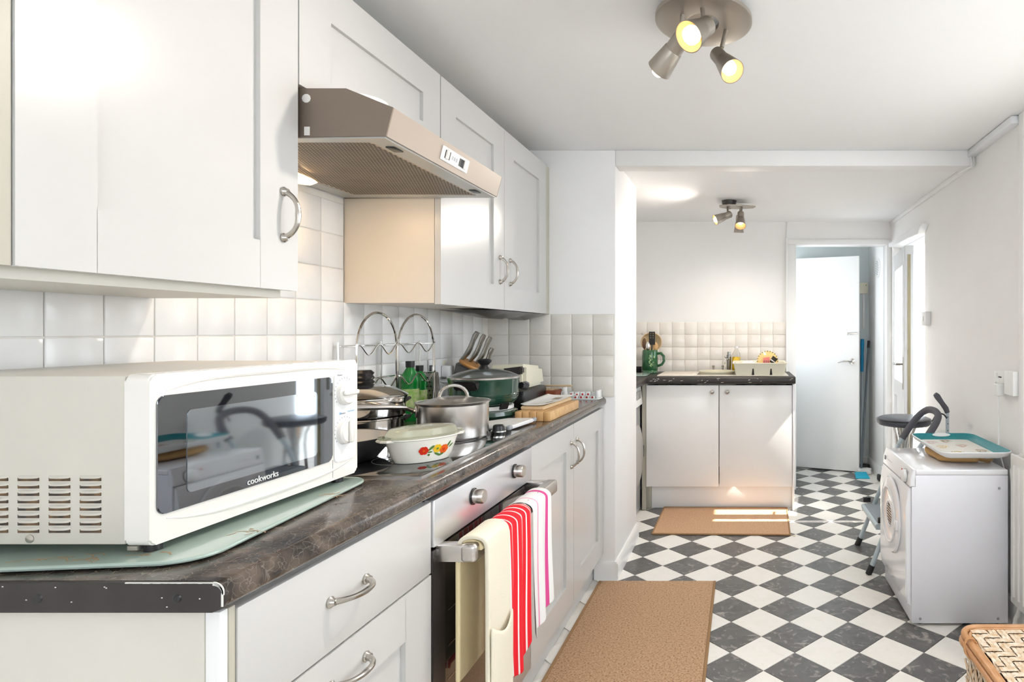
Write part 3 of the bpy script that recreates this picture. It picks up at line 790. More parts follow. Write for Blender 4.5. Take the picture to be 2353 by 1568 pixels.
t = thing('microwave', 'cream microwave oven with dark glass door and two dials on the worktop', 'microwave', (-1.03, 1.11, bz+.009))
mz0, mz1 = .942, 1.186; xf = -.850
obj('casing', MB().box(-1.24, -.889, .878, 1.338, mz0, mz1, .003), 'microwave_side', t)
# front bezel: shell with bulging window surround
def rbox_x(mb, y0, y1, z0, z1, x0, x1, r, n=6):
    pts = []
    for cy, cz, a0 in ((y1-r, z1-r, 0), (y0+r, z1-r, 90), (y0+r, z0+r, 180), (y1-r, z0+r, 270)):
        for i in range(n+1):
            a_ = R(a0 + 90*i/n); pts.append((cy + r*math.cos(a_), cz + r*math.sin(a_)))
    mb.prism(pts, 'x', x0, x1, min(.0025, abs(x1-x0)*.3), 2); return mb
fr = obj('front_bezel', rbox_x(MB(), .874, 1.346, mz0-.002, mz1+.002, -.886, xf, .010), 'microwave_front', t)
# raised surround arc above and below window
mb = MB()
def ridge(v):  # y
    return 0
for sgn, zc in ((1, mz1-.012), (-1, mz0+.020)):
    mb = MB(); mb.tube([(xf-.001, .90 + .43*i/16, zc + sgn*(.004 - .016*((i/8-1)**4)*1.0)) for i in range(17)], [.0015 + .0035*math.sin(PI*i/16) for i in range(17)], 8)
    obj('bezel_ridge', mb, 'microwave_front', t)
dg = obj('door_glass', rbox_x(MB(), .884, 1.262, .982, 1.156, xf-.002, xf+.0025, .012), 'tinted_glass', t)
obj('viewing_window', rbox_x(MB(), .930, 1.215, 1.003, 1.130, xf+.0026, xf+.0034, .008), 'mesh_glass', dg)
text_mesh('cookworks', .0155, 'plastic_white', dg, (xf+.0038, 1.042, .9865), (0, 1, 0), (0, 0, 1))
pl = obj('control_panel', rbox_x(MB(), 1.268, 1.338, .975, 1.166, xf-.002, xf+.0020, .010), 'plastic_white', t)
for zc in (1.120, 1.037):
    k = obj('dial', MB().lathe([(0, 0), (.027, 0), (.026, .008), (.022, .012), (0, .012)], (xf+.002, 1.300, zc), (1, 0, 0), 36), 'microwave_front', t)
    mb = MB(); mb.box(xf+.013, xf+.021, 1.276, 1.324, zc-.0055, zc+.0055, .004, 3) if zc > 1.1 else mb.box(xf+.013, xf+.021, 1.2945, 1.3055, zc-.024, zc+.024, .004, 3)
    obj('dial_grip', mb, 'microwave_front', k)
    mb = MB()
    for q in range(17):
        a_ = -0.6 + q*(PI+1.2)/16
        cy, cz = 1.300 + math.cos(a_)*.031, zc + math.sin(a_)*.031
        mb.box(xf+.002, xf+.0024, cy-.0007, cy+.0007, cz-.0015, cz+.0015)
    obj('dial_mark', mb, 'grey_print', pl)
mb = MB()
mb.box(xf+.002, xf+.0024, 1.310, 1.332, 1.077, 1.079); mb.box(xf+.002, xf+.0024, 1.283, 1.289, 1.074, 1.079)
obj('print_line', mb, 'blue_print', pl)
text_mesh('Power', .006, 'grey_print', pl, (xf+.0022, 1.277, 1.156), (0, 1, 0), (0, 0, 1))
text_mesh('minutes', .0055, 'grey_print', pl, (xf+.0022, 1.285, 1.0745), (0, 1, 0), (0, 0, 1))
obj('door_seam', MB().box(xf, xf+.0006, 1.2645, 1.2655, .946, .983), 'grey_print', t)
# louvres on near side
mbd, mbh = MB(), MB()
def px2x(p): return (p-1705)/1600.0
for c_ in range(5):
    xc = -1.117 + c_*.0447 - .0 
    for r_ in range(8):
        zc = 1.038 - r_*.01065
        mbd.box(xc-.0150, xc+.0150, .8768, .8784, zc-.0036, zc+.0012)
        mbh.grid(lambda u, v, xc=xc, zc=zc: (xc + (u-.5)*.031, .8778 - .0042*math.sin(PI*u)**.4*(1-v)**.6 * (1 if 0 < u < 1 else 0), zc + .0006 + .0040*v), 8, 3)
obj('louvre_slot', mbd, 'louvre_dark', t)
obj('louvre_hood', mbh, 'microwave_side', t)
obj('side_screw', MB().lathe([(0, .002), (.003, .002), (.006, .001), (.0065, -.001)], (-1.0260, .878, .951), (0, -1, 0), 20), 'nickel', t)
for fx, fy in ((-1.2, .92), (-.87, .90), (-1.2, 1.30), (-.87, 1.31)): obj('foot', MB().cyl((fx, fy, bz+.0095), (fx, fy, mz0+.001), .011), 'black_plastic', t)
mb = MB(); mb.box(-.888, -.874, .880, .892, .9335, .9395)
obj('hinge_bracket', mb, 'nickel', t)

# ================================================================== THINGS ON THE NEAR WORKTOP
HZ = .924
# ---- frying pan
c = (-1.03, 1.535)
t = thing('frying_pan', 'deep frying pan with pale inside and dark outside, half behind the microwave', 'pan', (c[0], c[1], HZ))
obj('pan_body', MB().lathe([(0, 0), (.085, 0), (.095, .003), (.118, .030), (.130, .060), (.1285, .0605), (.126, .058)], (c[0], c[1], HZ), seg=56), 'pan_dark', t)
obj('pan_lining', MB().lathe([(.1265, .059), (.115, .031), (.092, .0055), (0, .004)], (c[0], c[1], HZ), seg=56), 'pan_inside', t)
obj('handle', MB().tube([(c[0]-.12, c[1]-.03, HZ+.05), (c[0]-.16, c[1]-.06, HZ+.058), (c[0]-.19, c[1]-.10, HZ+.07)], [.008, .010, .011], 10), 'black_plastic', t)
# ---- steel pot with steamer and domed lid
c = (-1.115, 1.795)
t = thing('steamer_pot', 'stacked steel steamer pot with domed lid and black knob beside the microwave', 'pot', (c[0], c[1], HZ))
obj('pot_body', MB().lathe([(0, 0), (.098, 0), (.104, .004), (.105, .070), (.109, .072), (.109, .076)], (c[0], c[1], HZ), seg=56), 'chrome', t)
obj('steamer_basket', MB().lathe([(.104, .076), (.107, .078), (.109, .082), (.110, .128), (.114, .130), (.114, .134)], (c[0], c[1], HZ), seg=56), 'chrome', t)
l = obj('lid', MB().lathe([(.115, .134), (.117, .137), (.110, .143), (.085, .157), (.05, .168), (.02, .172), (0, .172)], (c[0], c[1], HZ), seg=56), 'chrome', t)
obj('lid_knob', MB().lathe([(0, .171), (.024, .171), (.030, .177), (.024, .183), (.029, .190), (.024, .197), (.028, .204), (.020, .212), (0, .213)], (c[0], c[1], HZ), seg=32), 'black_plastic', l)
for hz in (.112, .056):
    for ad in (58, 238):
        u_ = Vector((math.cos(R(ad)), math.sin(R(ad)), 0)); v_ = Vector((-u_.y, u_.x, 0)); b_ = Vector((c[0], c[1], HZ+hz))
        obj('side_handle', MB().tube([b_ + u_*.106 - v_*.024, b_ + u_*.126 - v_*.018 + Vector((0, 0, .008)), b_ + u_*.126 + v_*.018 + Vector((0, 0, .008)), b_ + u_*.106 + v_*.024], .0055, 8), 'black_plastic', t)
# ---- saucepan with long handle and glass/steel lid
c = (-.888, 1.875); zr = HZ + .112
t = thing('saucepan', 'brushed steel saucepan with long handle and arched lid handle on the hob', 'saucepan', (c[0], c[1], HZ))
obj('pan_body', MB().lathe([(0, 0), (.094, 0), (.098, .003), (.1005, .009), (.1015, .104), (.108, .112), (.1065, .1125), (.0995, .104), (.098, .098)], (c[0], c[1], HZ), seg=64), 'brushed_steel', t)
l = obj('lid', MB().lathe([(.100, .105), (.1035, .110), (.099, .1125), (.085, .113), (.06, .121), (.03, .126), (0, .127)], (c[0], c[1], HZ), seg=64), 'brushed_steel', t)
v = Vector((-.50, .20, 0)).normalized(); cc = Vector((c[0], c[1], HZ+.118)); v = Vector((.93, .36, 0)).normalized()
pts = [cc + v*(-.052) + Vector((0,0,.0))]
for i in range(13):
    a_ = PI - PI*i/12; pts.append(cc + v*(.040*math.cos(a_)) + Vector((0, 0, .006 + .036*math.sin(a_))))
pts.append(cc + v*.052)
obj('lid_handle', MB().tube(pts, .0048, 8, flat=1.0), 'chrome', l)
obj('handle', MB().tube([(-.978, 1.830, 1.006), (-.986, 1.815, 1.016), (-.990, 1.785, 1.026), (-1.000, 1.72, 1.036), (-1.018, 1.62, 1.048), (-1.028, 1.57, 1.052)], [.006, .009, .0085, .010, .012, .008], 12, flat=.75), 'brushed_steel', t)
q = Vector((c[0], c[1], 0)); 
mb = MB()
ang = math.atan2(-.045, -.09)
def cylp(R_, a_, z): return (c[0]+R_*math.cos(a_), c[1]+R_*math.sin(a_), z)
mb.grid(lambda u, v: cylp(.1035, ang + (u-.5)*.34+.10, HZ+.070+.034*v), 6, 2)
obj('handle_plate', mb, 'brushed_steel', t, solid=.003)
obj('rivet', MB().lathe([(.006, 0), (.005, .003), (0, .004)], cylp(.1048, ang+.12, HZ+.087), (math.cos(ang+.1), math.sin(ang+.1), 0), 16), 'chrome', t)
# ---- oval casserole
c = Vector((-.812, 1.548, HZ)); rot = R(53); A_, B_ = .090, .062
t = thing('casserole_dish', 'white oval casserole dish with printed poppies and glass lid on the hob', 'casserole', tuple(c))
H_ = .058
obj('dish_body', MB().lathe([(0, .002), (.66, 0), (.72, .002), (.80, .014), (.92, .045), (.97, H_), (1.02, H_+.002), (1.02, H_+.005), (.96, H_+.005), (.93, H_-.002), (.78, .012), (0, .006)], c, seg=64, sx=A_, sy=B_, rot=rot), 'casserole_white', t)
ld = Vector((math.cos(rot), math.sin(rot), 0)); lp = Vector((-ld.y, ld.x, 0))
for s_ in (-1, 1):
    e = c + ld*s_*A_*.97
    mb = MB(); mb.prism([( (e + ld*s_*a2 + lp*b2).x, (e + ld*s_*a2 + lp*b2).y) for a2, b2 in ((-.012, -.028), (.008, -.024), (.018, -.012), (.018, .012), (.008, .024), (-.012, .028))], 'z', c.z+H_-.001, c.z+H_+.005, .0015)
    obj('dish_handle', mb, 'casserole_white', t)
l = obj('lid', MB().lathe([(1.02, H_+.005), (1.03, H_+.009), (.97, H_+.011), (.90, H_+.022), (.84, H_+.026), (.5, H_+.029), (0, H_+.030)], c, seg=64, sx=A_, sy=B_, rot=rot), 'lid_glass', t)
for s_ in (-1, 1):
    e = c + ld*s_*A_*1.0
    mb = MB(); mb.prism([((e + ld*s_*a2 + lp*b2).x, (e + ld*s_*a2 + lp*b2).y) for a2, b2 in ((-.006, -.022), (.008, -.018), (.014, -.006), (.014, .006), (.008, .018), (-.006, .022))], 'z', c.z+H_+.007, c.z+H_+.011, .001)
    obj('lid_tab', mb, 'lid_glass', l)
def csurf(td, z):
    rr_ = .80 + (z-.014)/(.045-.014)*.12
    a2 = R(td); x, y = A_*rr_*math.cos(a2), B_*rr_*math.sin(a2)
    p = c + ld*x + lp*y + Vector((0, 0, z)); n = (ld*math.cos(a2)/A_ + lp*math.sin(a2)/B_).normalized() - Vector((0, 0, .3))
    n.normalize(); return p + n*.0009, n
def flower(td, z, r, m, mc):
    mb = MB(); p, n = csurf(td, z); D, U, V = frame_from(n)
    for k in range(6):
        a2 = k*PI/3; mb.disc(p + U*math.cos(a2)*r*.55 + V*math.sin(a2)*r*.55 + n*.0001*k, n, r*.55, 12)
    f = obj('printed_flower', mb, m, t); obj('flower_centre', MB().disc(p + n*.0012, n, r*.28, 10), mc, f)
flower(-106, .032, .0105, 'petal_red', 'petal_orange'); flower(-82, .034, .0105, 'petal_yellow', 'leaf_print'); flower(-68, .030, .0115, 'petal_orange', 'petal_red')
for td, z, r1, r2, ro in ((-93, .037, .009, .003, .8), (-95, .027, .006, .0022, 0), (-80, .019, .010, .0028, -.5), (-72, .017, .008, .0025, .3), (-58, .040, .010, .0028, 1.0), (-50, .036, .008, .0025, .6), (-97, .020, .003, .003, 0)):
    p, n = csurf(td, z); obj('printed_leaf', MB().disc(p, n, r1, 10, r2, ro), 'leaf_print', t)
# ---- green electric cooker
c = (-.966, 2.285)
t = thing('electric_casserole', 'dark green electric cooking pot with glass lid and black handles beyond the saucepan', 'cooker', (c[0], c[1], WT))
z_ = WT
obj('base', MB().lathe([(0, .004), (.095, .004), (.108, .008), (.122, .024), (.118, .038), (.106, .042), (0, .042)], (c[0], c[1], z_), seg=56), 'green_enamel', t)
obj('heater_ring', MB().lathe([(.100, .042), (.104, .044), (.104, .056), (.098, .058)], (c[0], c[1], z_), seg=56), 'plastic_white', t)
obj('pot_body', MB().lathe([(0, .056), (.088, .057), (.106, .064), (.117, .080), (.1195, .088), (.118, .0895), (.121, .0945), (.1195, .096), (.122, .101), (.121, .1025), (.125, .15), (.128, .158), (.124, .158)], (c[0], c[1], z_), seg=64), 'green_enamel', t)
for k in range(4):
    a2 = R(20+90*k); obj('foot', MB().cyl((c[0]+.08*math.cos(a2), c[1]+.08*math.sin(a2), z_), (c[0]+.08*math.cos(a2), c[1]+.08*math.sin(a2), z_+.008), .012), 'black_plastic', t)
l = obj('lid', MB().lathe([(.126, .159), (.127, .163), (.118, .168), (.090, .180), (.05, .190), (.018, .193), (0, .193)], (c[0], c[1], z_), seg=56), 'clear_glass', t)
obj('lid_rim', MB().lathe([(.122, .158), (.128, .158), (.1285, .164), (.122, .166)], (c[0], c[1], z_), seg=56), 'brushed_steel', l)
obj('lid_knob', MB().lathe([(.022, .190), (.020, .196), (.014, .206), (.024, .217), (.026, .224), (.018, .229), (0, .229)], (c[0], c[1], z_), seg=28), 'black_plastic', l)
for a2, nm in ((R(-94), 0),):
    n = Vector((math.cos(a2), math.sin(a2), 0)); s2 = Vector((-n.y, n.x, 0)); o_ = Vector((c[0], c[1], z_))
    pts = [o_ + n*.120 + s2*(-.050), o_ + n*.155 + s2*(-.038), o_ + n*.155 + s2*.038, o_ + n*.120 + s2*.050]
    mb = MB(); mb.hexa([(p.x, p.y, z_+.122) for p in (pts[0].lerp(pts[3], .1), pts[1].lerp(pts[0], .5), pts[2].lerp(pts[3], .5), pts[3].lerp(pts[0], .1))] + [(p.x, p.y, z_+.155) for p in pts], .005)
    h = obj('side_handle', mb, 'black_plastic', t)
    obj('screw', MB().lathe([(.005, 0), (.004, .002), (0, .0025)], o_ + n*.147 + Vector((0, 0, .134)), n, 14), 'chrome', h)
n = Vector((math.cos(R(46)), math.sin(R(46)), 0)); s2 = Vector((-n.y, n.x, 0)); o_ = Vector((c[0], c[1], 0)); mb = MB()
for p, q in (((.122, -.045), (.152, -.030)), ((.152, -.030), (.152, .030)), ((.152, .030), (.122, .045))):
    mb.tube([o_ + n*p[0] + s2*p[1] + Vector((0, 0, z_+.125)), o_ + n*q[0] + s2*q[1] + Vector((0, 0, z_+.117))], .013, 6, flat=1.0)
obj('loop_handle', mb, 'black_plastic', t)
obj('label_plate', MB().hexa([(-.871, 2.190, .967), (-.853, 2.222, .967), (-.860, 2.226, .967), (-.878, 2.196, .967), (-.862, 2.184, .992), (-.844, 2.216, .992), (-.851, 2.220, .992), (-.869, 2.190, .992)], .002), 'black_plastic', t)
# ---- chrome bottle rack
t = thing('bottle_rack', 'chrome wire rack with two arches and wavy rails against the tiled wall', 'rack', (-1.22, 2.14, WT))
xr0, xr1 = -1.205, -1.262
posts = [1.902, 2.128, 2.385]; ztop = 1.312
for i in (0, 1):
    y0, y1 = posts[i]+.004, posts[i+1]-.004; rr_ = (y1-y0)/2; ym = (y0+y1)/2
    pts = [(xr0, y0, WT)] + [(xr0, y0, WT + (ztop-rr_-WT)*k/5) for k in range(1, 5)]
    pts += [(xr0, ym - rr_*math.cos(PI*k/20), ztop-rr_ + rr_*math.sin(PI*k/20)) for k in range(21)]
    pts += [(xr0, y1, WT + (ztop-rr_-WT)*k/5) for k in range(4, -1, -1)]
    obj('arch_frame', MB().tube(pts, .0042, 8), 'chrome', t)
    for zc in (1.203, 1.090, .975):
        mb = MB(); n = 32
        mb.tube([(xr0+.006, y0 + (y1-y0)*k/n, zc - .012 - .017*math.cos(PI + 4*PI*(k/n)) ) for k in range(n+1)], .0026, 6)
        obj('wavy_rail', mb, 'chrome', t)
        obj('back_rail', MB().tube([(xr1, y0, zc), (xr1, y1, zc)], .0026, 6), 'chrome', t)
for y in posts:
    obj('back_post', MB().tube([(xr1, y, WT), (xr1, y, 1.215)], .0032, 6), 'chrome', t)
    for zc in (1.203, 1.090, .975): obj('side_rail', MB().tube([(xr0, y, zc), (xr1, y, zc)], .0026, 6), 'chrome', t)
# ---- green bottles
def bottle(name, label, x, y, h, r, m='bottle_green', cap='black_plastic', lab='label_lime', group=None):
    t = thing(name, label, 'bottle', (x, y, WT), group=group)
    obj('bottle_body', MB().lathe([(0, 0), (r*.9, 0), (r, .006), (r, h*.55), (r*.94, h*.60), (r, h*.66), (r*.9, h*.78), (r*.45, h*.88), (r*.42, h*.90), (0, h*.90)], (x, y, WT), seg=28), m, t)
    obj('cap', MB().lathe([(r*.5, h*.895), (r*.52, h), (0, h)], (x, y, WT), seg=24), cap, t)
    if lab: obj('label', MB().lathe([(r*1.01, h*.20), (r*1.015, h*.54)], (x, y, WT), seg=28), lab, t)
    return t
bottle('detergent_bottle', 'green plastic bottle with black cap standing in the wire rack, front one', -1.232, 2.262, .222, .030)
bottle('detergent_bottle', 'second green bottle partly hidden behind the front green bottle', -1.236, 2.335, .202, .027)
# ---- grater and jars
t = thing('grater', 'small steel box grater standing behind the green bottles', 'grater', (-1.235, 2.425, WT))
obj('grater_body', MB().hexa([(-1.262, 2.40, WT), (-1.205, 2.40, WT), (-1.205, 2.45, WT), (-1.262, 2.45, WT), (-1.252, 2.410, WT+.17), (-1.215, 2.410, WT+.17), (-1.215, 2.44, WT+.17), (-1.252, 2.44, WT+.17)], .002), 'brushed_steel', t)
mb = MB(); 
for i in range(8):
    for j in range(3): mb.disc((-1.247+j*.013+(i % 2)*.004, 2.4005+i*.0011, WT+.03+i*.017), (0, -1, .06), .0035, 6)
obj('grater_hole', mb, 'black_plastic', t, stuff=True)
obj('handle', MB().tube([(-1.233, 2.412, WT+.168), (-1.233, 2.412, WT+.195), (-1.233, 2.438, WT+.195), (-1.233, 2.438, WT+.168)], .005, 8), 'black_plastic', t)
def jar(label, x, y, h, r):
    t = thing('glass_jar', label, 'jar', (x, y, WT))
    obj('jar_body', MB().lathe([(0, .003), (r*.85, 0), (r, .008), (r, h*.72), (r*.8, h*.84), (r*.82, h*.86), (r*.78, h*.86), (r*.76, h*.84), (r*.95, h*.70), (r*.95, .01), (0, .008)], (x, y, WT), seg=28), 'clear_glass', t)
    obj('lid', MB().lathe([(r*.86, h*.86), (r*.88, h*.98), (r*.6, h), (0, h)], (x, y, WT), seg=28), 'clear_glass', t)
jar('clear glass storage jar against the tiles left of the knife block', -1.212, 2.503, .135, .047)
jar('shorter clear glass jar in front of the storage jar', -1.118, 2.49, .085, .040)
# ---- socket on tiled wall with plug
def socket(label, y0, y1, z0, z1, x, sgn, double=True):
    t = thing('wall_socket', label, 'socket', (x, (y0+y1)/2, (z0+z1)/2))
    obj('face_plate', MB().box(x, x+sgn*.009, y0, y1, z0, z1, .002), 'plastic_white', t)
    return t
t = socket('white double wall socket on the tiles behind the glass jars', 2.475, 2.62, 1.058, 1.135, XL+.010, 1)
for yy in (2.505, 2.585): obj('rocker_switch', MB().box(XL+.019, XL+.023, yy-.008, yy+.008, 1.110, 1.128, .001), 'plastic_cream', t)
t = thing('plug', 'white plug pushed into the socket above the glass jars', 'plug', (XL+.045, 2.585, 1.08))
obj('plug_body', MB().box(XL+.0195, XL+.055, 2.560, 2.608, 1.058, 1.106, .006), 'plastic_white', t)
obj('lead', MB().tube([(XL+.04, 2.584, 1.058), (XL+.028, 2.578, 1.03), (XL+.022, 2.565, .98), (XL+.020, 2.56, .922)], .0035, 8), 'plastic_white', t)
# ---- knife block with knives
t = thing('knife_block', 'grey knife block with orange wooden collar behind the green cooker', 'knife block', (-1.155, 2.62, WT))
tilt = Vector((.32, .0, 1)).normalized(); pb = Vector((-1.205, 2.62, WT)); 
obj('block_body', MB().hexa([(-1.252, 2.575, WT), (-1.165, 2.575, WT), (-1.165, 2.665, WT), (-1.252, 2.665, WT), (-1.208, 2.570, 1.122), (-1.112, 2.570, 1.078), (-1.112, 2.670, 1.078), (-1.208, 2.670, 1.122)], .006), 'block_grey', t)
un = Vector((.50, 0.05, 1)).normalized()
obj('wood_collar', MB().lathe([(0, 0), (1, 0), (1.05, .006), (1, .013), (0, .013)], (-1.160, 2.62, 1.100), un, 36, sx=.055, sy=.067, rot=PI/2), 'wood_orange', t)
ks = [(-1.190, 2.590, 1.245, 'left knife in the block, steel handle', .012), (-1.172, 2.622, 1.243, 'middle knife in the block, steel handle', .011), (-1.155, 2.648, 1.240, 'rear knife of the close trio in the block, steel handle', .011), (-1.112, 2.600, 1.215, 'smaller knife leaning apart on the right of the block', .010)]
for kx, ky, kz, lab, r_ in ks:
    b0 = Vector((kx, ky, 1.11)); d_ = Vector((.56, .10, 1)).normalized(); L_ = (kz-1.13)/d_.z
    t = thing('kitchen_knife', lab, 'knife', (kx, ky, 1.11))
    b0.z = 1.115 - (kx+1.160)*.50
    sdir = Vector((d_.z, 0, -d_.x)).normalized()
    pts = [b0 + d_*(L_*k/7) + sdir*(.005*math.sin(k/7*PI*1.6)) for k in range(8)]
    obj('handle', MB().tube(pts, [r_*.95, r_*1.05, r_*1.25, r_*1.2, r_*1.1, r_*1.1, r_*1.3, r_*1.05], 10, flat=.75), 'knife_steel', t)
# ---- contact grill behind the cooker
t = thing('contact_grill', 'small cream tabletop grill with raised dark handle behind the green cooker', 'grill', (-1.02, 2.70, WT))
obj('base', MB().box(-1.135, -.915, 2.56, 2.86, WT+.006, 1.00, .012), 'black_plastic', t)
obj('lid_shell', MB().hexa([(-1.11, 2.60, 1.003), (-.925, 2.60, 1.003), (-.925, 2.86, 1.003), (-1.11, 2.86, 1.003), (-1.085, 2.60, 1.106), (-.925, 2.60, 1.112), (-.93, 2.84, 1.09), (-1.085, 2.84, 1.09)], .015), 'plastic_cream', t)
obj('lid_handle', MB().hexa([(-1.015, 2.575, 1.062), (-.932, 2.575, 1.068), (-.932, 2.612, 1.068), (-1.015, 2.612, 1.062), (-1.015, 2.575, 1.092), (-.932, 2.575, 1.102), (-.932, 2.612, 1.102), (-1.015, 2.612, 1.092)], .006), 'dark_trim', t)
for fx, fy in ((-1.12, 2.58), (-.93, 2.58), (-1.12, 2.84), (-.93, 2.84)): obj('foot', MB().cyl((fx, fy, WT), (fx, fy, WT+.007), .010), 'black_rubber', t)
# ---- terracotta box, stick, dotted strip
t = thing('terracotta_box', 'reddish brown box filled with straw near the pier wall', 'box', (-.945, 2.87, WT))
obj('box_body', MB().hexa([(-1.015, 2.85, WT), (-.885, 2.85, WT), (-.885, 2.94, WT), (-1.015, 2.94, WT), (-1.025, 2.84, WT+.055), (-.868, 2.84, WT+.055), (-.868, 2.95, WT+.055), (-1.025, 2.95, WT+.055)], .004), 'terracotta', t)
mb = MB(); rr = random.Random(9)
for i in range(90):
    x, y = rr.uniform(-1.015, -.88), rr.uniform(2.85, 2.94); a2 = rr.uniform(0, PI); l_ = rr.uniform(.006, .014)
    mb.tube([(x-l_*math.cos(a2), y-l_*math.sin(a2)*.5, WT+.056+rr.uniform(0, .003)), (x+l_*math.cos(a2), y+l_*math.sin(a2)*.5, WT+.057+rr.uniform(0, .004))], .0012, 4)
obj('straw_filling', mb, 'straw', t, stuff=True)
t = thing('wooden_stick', 'thin wooden stick lying across the brown box against the tiles', 'stick', (-.93, 2.965, WT))
obj('shaft', MB().tube([(-1.05, 2.99, WT+.065), (-.82, 2.935, WT+.070)], .0045, 8), 'wood_pale', t)
obj('cord_loop', MB().tube([(-.822, 2.935, WT+.070), (-.812, 2.932, WT+.057), (-.806, 2.93, WT+.047), (-.815, 2.932, WT+.052)], .0012, 5), 'straw', t)
obj('rest_block', MB().box(-1.06, -1.035, 2.975, 3.01, WT, WT+.060, .003), 'wood_pale', t)
obj('rest_block', MB().box(-.86, -.845, 2.925, 2.950, WT, WT+.064, .003), 'paper_white', t)
t = thing('dotted_cube_tray', 'white strip of cubes with red dots along the pier wall end of the worktop', 'tray', (-.80, 3.0, WT))
obj('tray_base', MB().box(-.935, -.695, 2.955, 3.045, WT, WT+.006, .002), 'plastic_white', t)
for r_ in range(2):
    for k in range(8):
        xx = -.932 + k*.0275
        if r_ == 0 and k < 4: continue
        cu = obj('cube', MB().box(xx, xx+.0255, 2.985-r_*0+.0 if r_ else 2.958, 3.012 if r_ else 2.984, WT+.006, WT+.006+(.030 if r_ else .012), .003), 'plastic_white', t)
        if k < 7 or not r_:
            obj('dot', MB().lathe([(0, 0), (.0050, 0), (.0046, .0008), (0, .001)], (xx+.0128, 2.985 if r_ else 2.958, WT+.006+(.018 if r_ else .006)), (0, -1, 0), 16), 'red_mark', cu)
obj('end_piece', MB().box(-.712, -.696, 2.96, 3.03, WT+.006, WT+.045, .006), 'plastic_white', t)
# ---- chopping boards
t = thing('chopping_board', 'thick pale wooden chopping board at the worktop edge beyond the hob', 'chopping board', (-.83, 2.42, WT))
for k in range(5):
    x0 = -.838 + k*.0266
    obj('wood_stave', MB().box(x0, x0+.0263, 2.245, 2.635, WT, WT+.036, .003), 'wood_light', t)
t = thing('thin_board', 'thin wooden board lying skewed on the thick chopping board', 'chopping board', (-.83, 2.46, WT+.036))
obj('board_panel', MB().hexa([(-.836, 2.30, WT+.0365), (-.745, 2.285, WT+.0365), (-.735, 2.63, WT+.0365), (-.834, 2.64, WT+.0365), (-.836, 2.30, WT+.050), (-.745, 2.285, WT+.050), (-.735, 2.63, WT+.050), (-.834, 2.64, WT+.050)], .003), 'wood_pale', t)
t = thing('magazine', 'white printed paper with curled corners on top of the wooden boards', 'paper', (-.83, 2.46, WT+.051))
P4 = [Vector((-.836, 2.30, 0)), Vector((-.728, 2.275, 0)), Vector((-.715, 2.66, 0)), Vector((-.850, 2.67, 0))]
def pap(u, v):
    p = P4[0].lerp(P4[1], u).lerp(P4[3].lerp(P4[2], u), v)
    return (p.x, p.y, WT + .0525 + .006*(2*u-1)**4 + .004*(math.sin(v*7+u*2)*.5+.5)*u)
ps = obj('sheet', MB().grid(pap, 12, 12), 'paper_white', t, solid=.0012)
mb = MB()
for u0, v0, u1, v1 in ((.35, .10, .62, .42), (.70, .15, .80, .40), (.5, .55, .75, .72)):
    mb.grid(lambda u, v: tuple(Vector(pap(u0+(u1-u0)*u, v0+(v1-v0)*v)) + Vector((0, 0, .0014))), 5, 5)
    obj('printed_picture', mb, 'print_brown' if u0 > .4 else 'tray_print', ps); mb = MB()
mb.bm.free()
t = thing('white_board', 'white plastic board with grey corner grips lying over the far end of the hob', 'chopping board', (-.83, 2.12, HZ))
obj('board_panel', MB().hexa([(-.95, 2.035, HZ+.0005), (-.765, 2.005, HZ+.0005), (-.745, 2.215, HZ+.0005), (-.845, 2.205, HZ+.0005), (-.95, 2.035, HZ+.013), (-.765, 2.005, HZ+.013), (-.745, 2.215, HZ+.013), (-.845, 2.205, HZ+.013)], .004), 'plastic_white', t)
for gx, gy in ((-.765, 2.012), (-.748, 2.200)): obj('corner_grip', MB().box(gx-.012, gx+.004, gy-.010, gy+.014, HZ, HZ+.015, .005, 3), 'grey_print', t)

# ---- towels on the oven handle
def drape(y0, y1, zb, zf, xb=-.664, xf_=-.594, top=.766, amp=.006, waves=3, ph=0, taper=0, edge=None, nu=36, nv=46):
    ra = (xf_-xb)/2; xm = (xf_+xb)/2
    lb = top-ra*.5-zb; lt = PI*ra*.8; lf_ = top-ra*.5-zf; T = lb+lt+lf_
    def fn(u, v):
        s_ = v*T; y = y0 + (y1-y0)*u; off = amp*math.sin(u*waves*2*PI+ph)
        if s_ < lb:
            z = zb + s_; x = xb; k = (lb-s_)/lb; y = (y0+y1)/2 + (y-(y0+y1)/2)*(1-taper*k*.5); return (x + off*.4*k, y, z)
        if s_ < lb+lt:
            a2 = (s_-lb)/lt*PI; return (xm - ra*math.cos(a2), y, top - ra*.5 + ra*.5*math.sin(a2) + off*.15)
        k = (s_-lb-lt)/lf_; z = top-ra*.5-(s_-lb-lt)
        if edge: z += edge(u)*k
        y = (y0+y1)/2 + (y-(y0+y1)/2)*(1-taper*k) + .004*math.sin(k*5+ph)
        return (xf_ + off*(.35+.65*k) + .006*k, y, z)
    return MB().grid(fn, nu, nv)
t = thing('oven_glove', 'cream double oven glove hanging nearest on the oven door handle', 'oven glove', (-.63, 1.475, .766))
obj('glove_back', drape(1.408, 1.565, .435, .745, xb=-.658, xf_=-.606, top=.764, amp=.002, waves=1), 'mitt_yellow', t, solid=.011, sub=1)
obj('glove_front', drape(1.402, 1.532, .715, .285, xb=-.652, xf_=-.591, top=.776, amp=.003, waves=1, ph=1), 'mitt_cream', t, solid=.010, sub=1)
obj('glove_pocket', MB().grid(lambda u, v: (-.577+.008*math.sin(PI*u)*v, 1.402+.130*u, .285 + v*(.285 - .010*u - .030*math.sin(PI*u))), 12, 12), 'mitt_cream', t, solid=.006, sub=1)
t = thing('red_tea_towel', 'red tea towel with white stripes hanging in the middle of the oven handle', 'towel', (-.63, 1.615, .766))
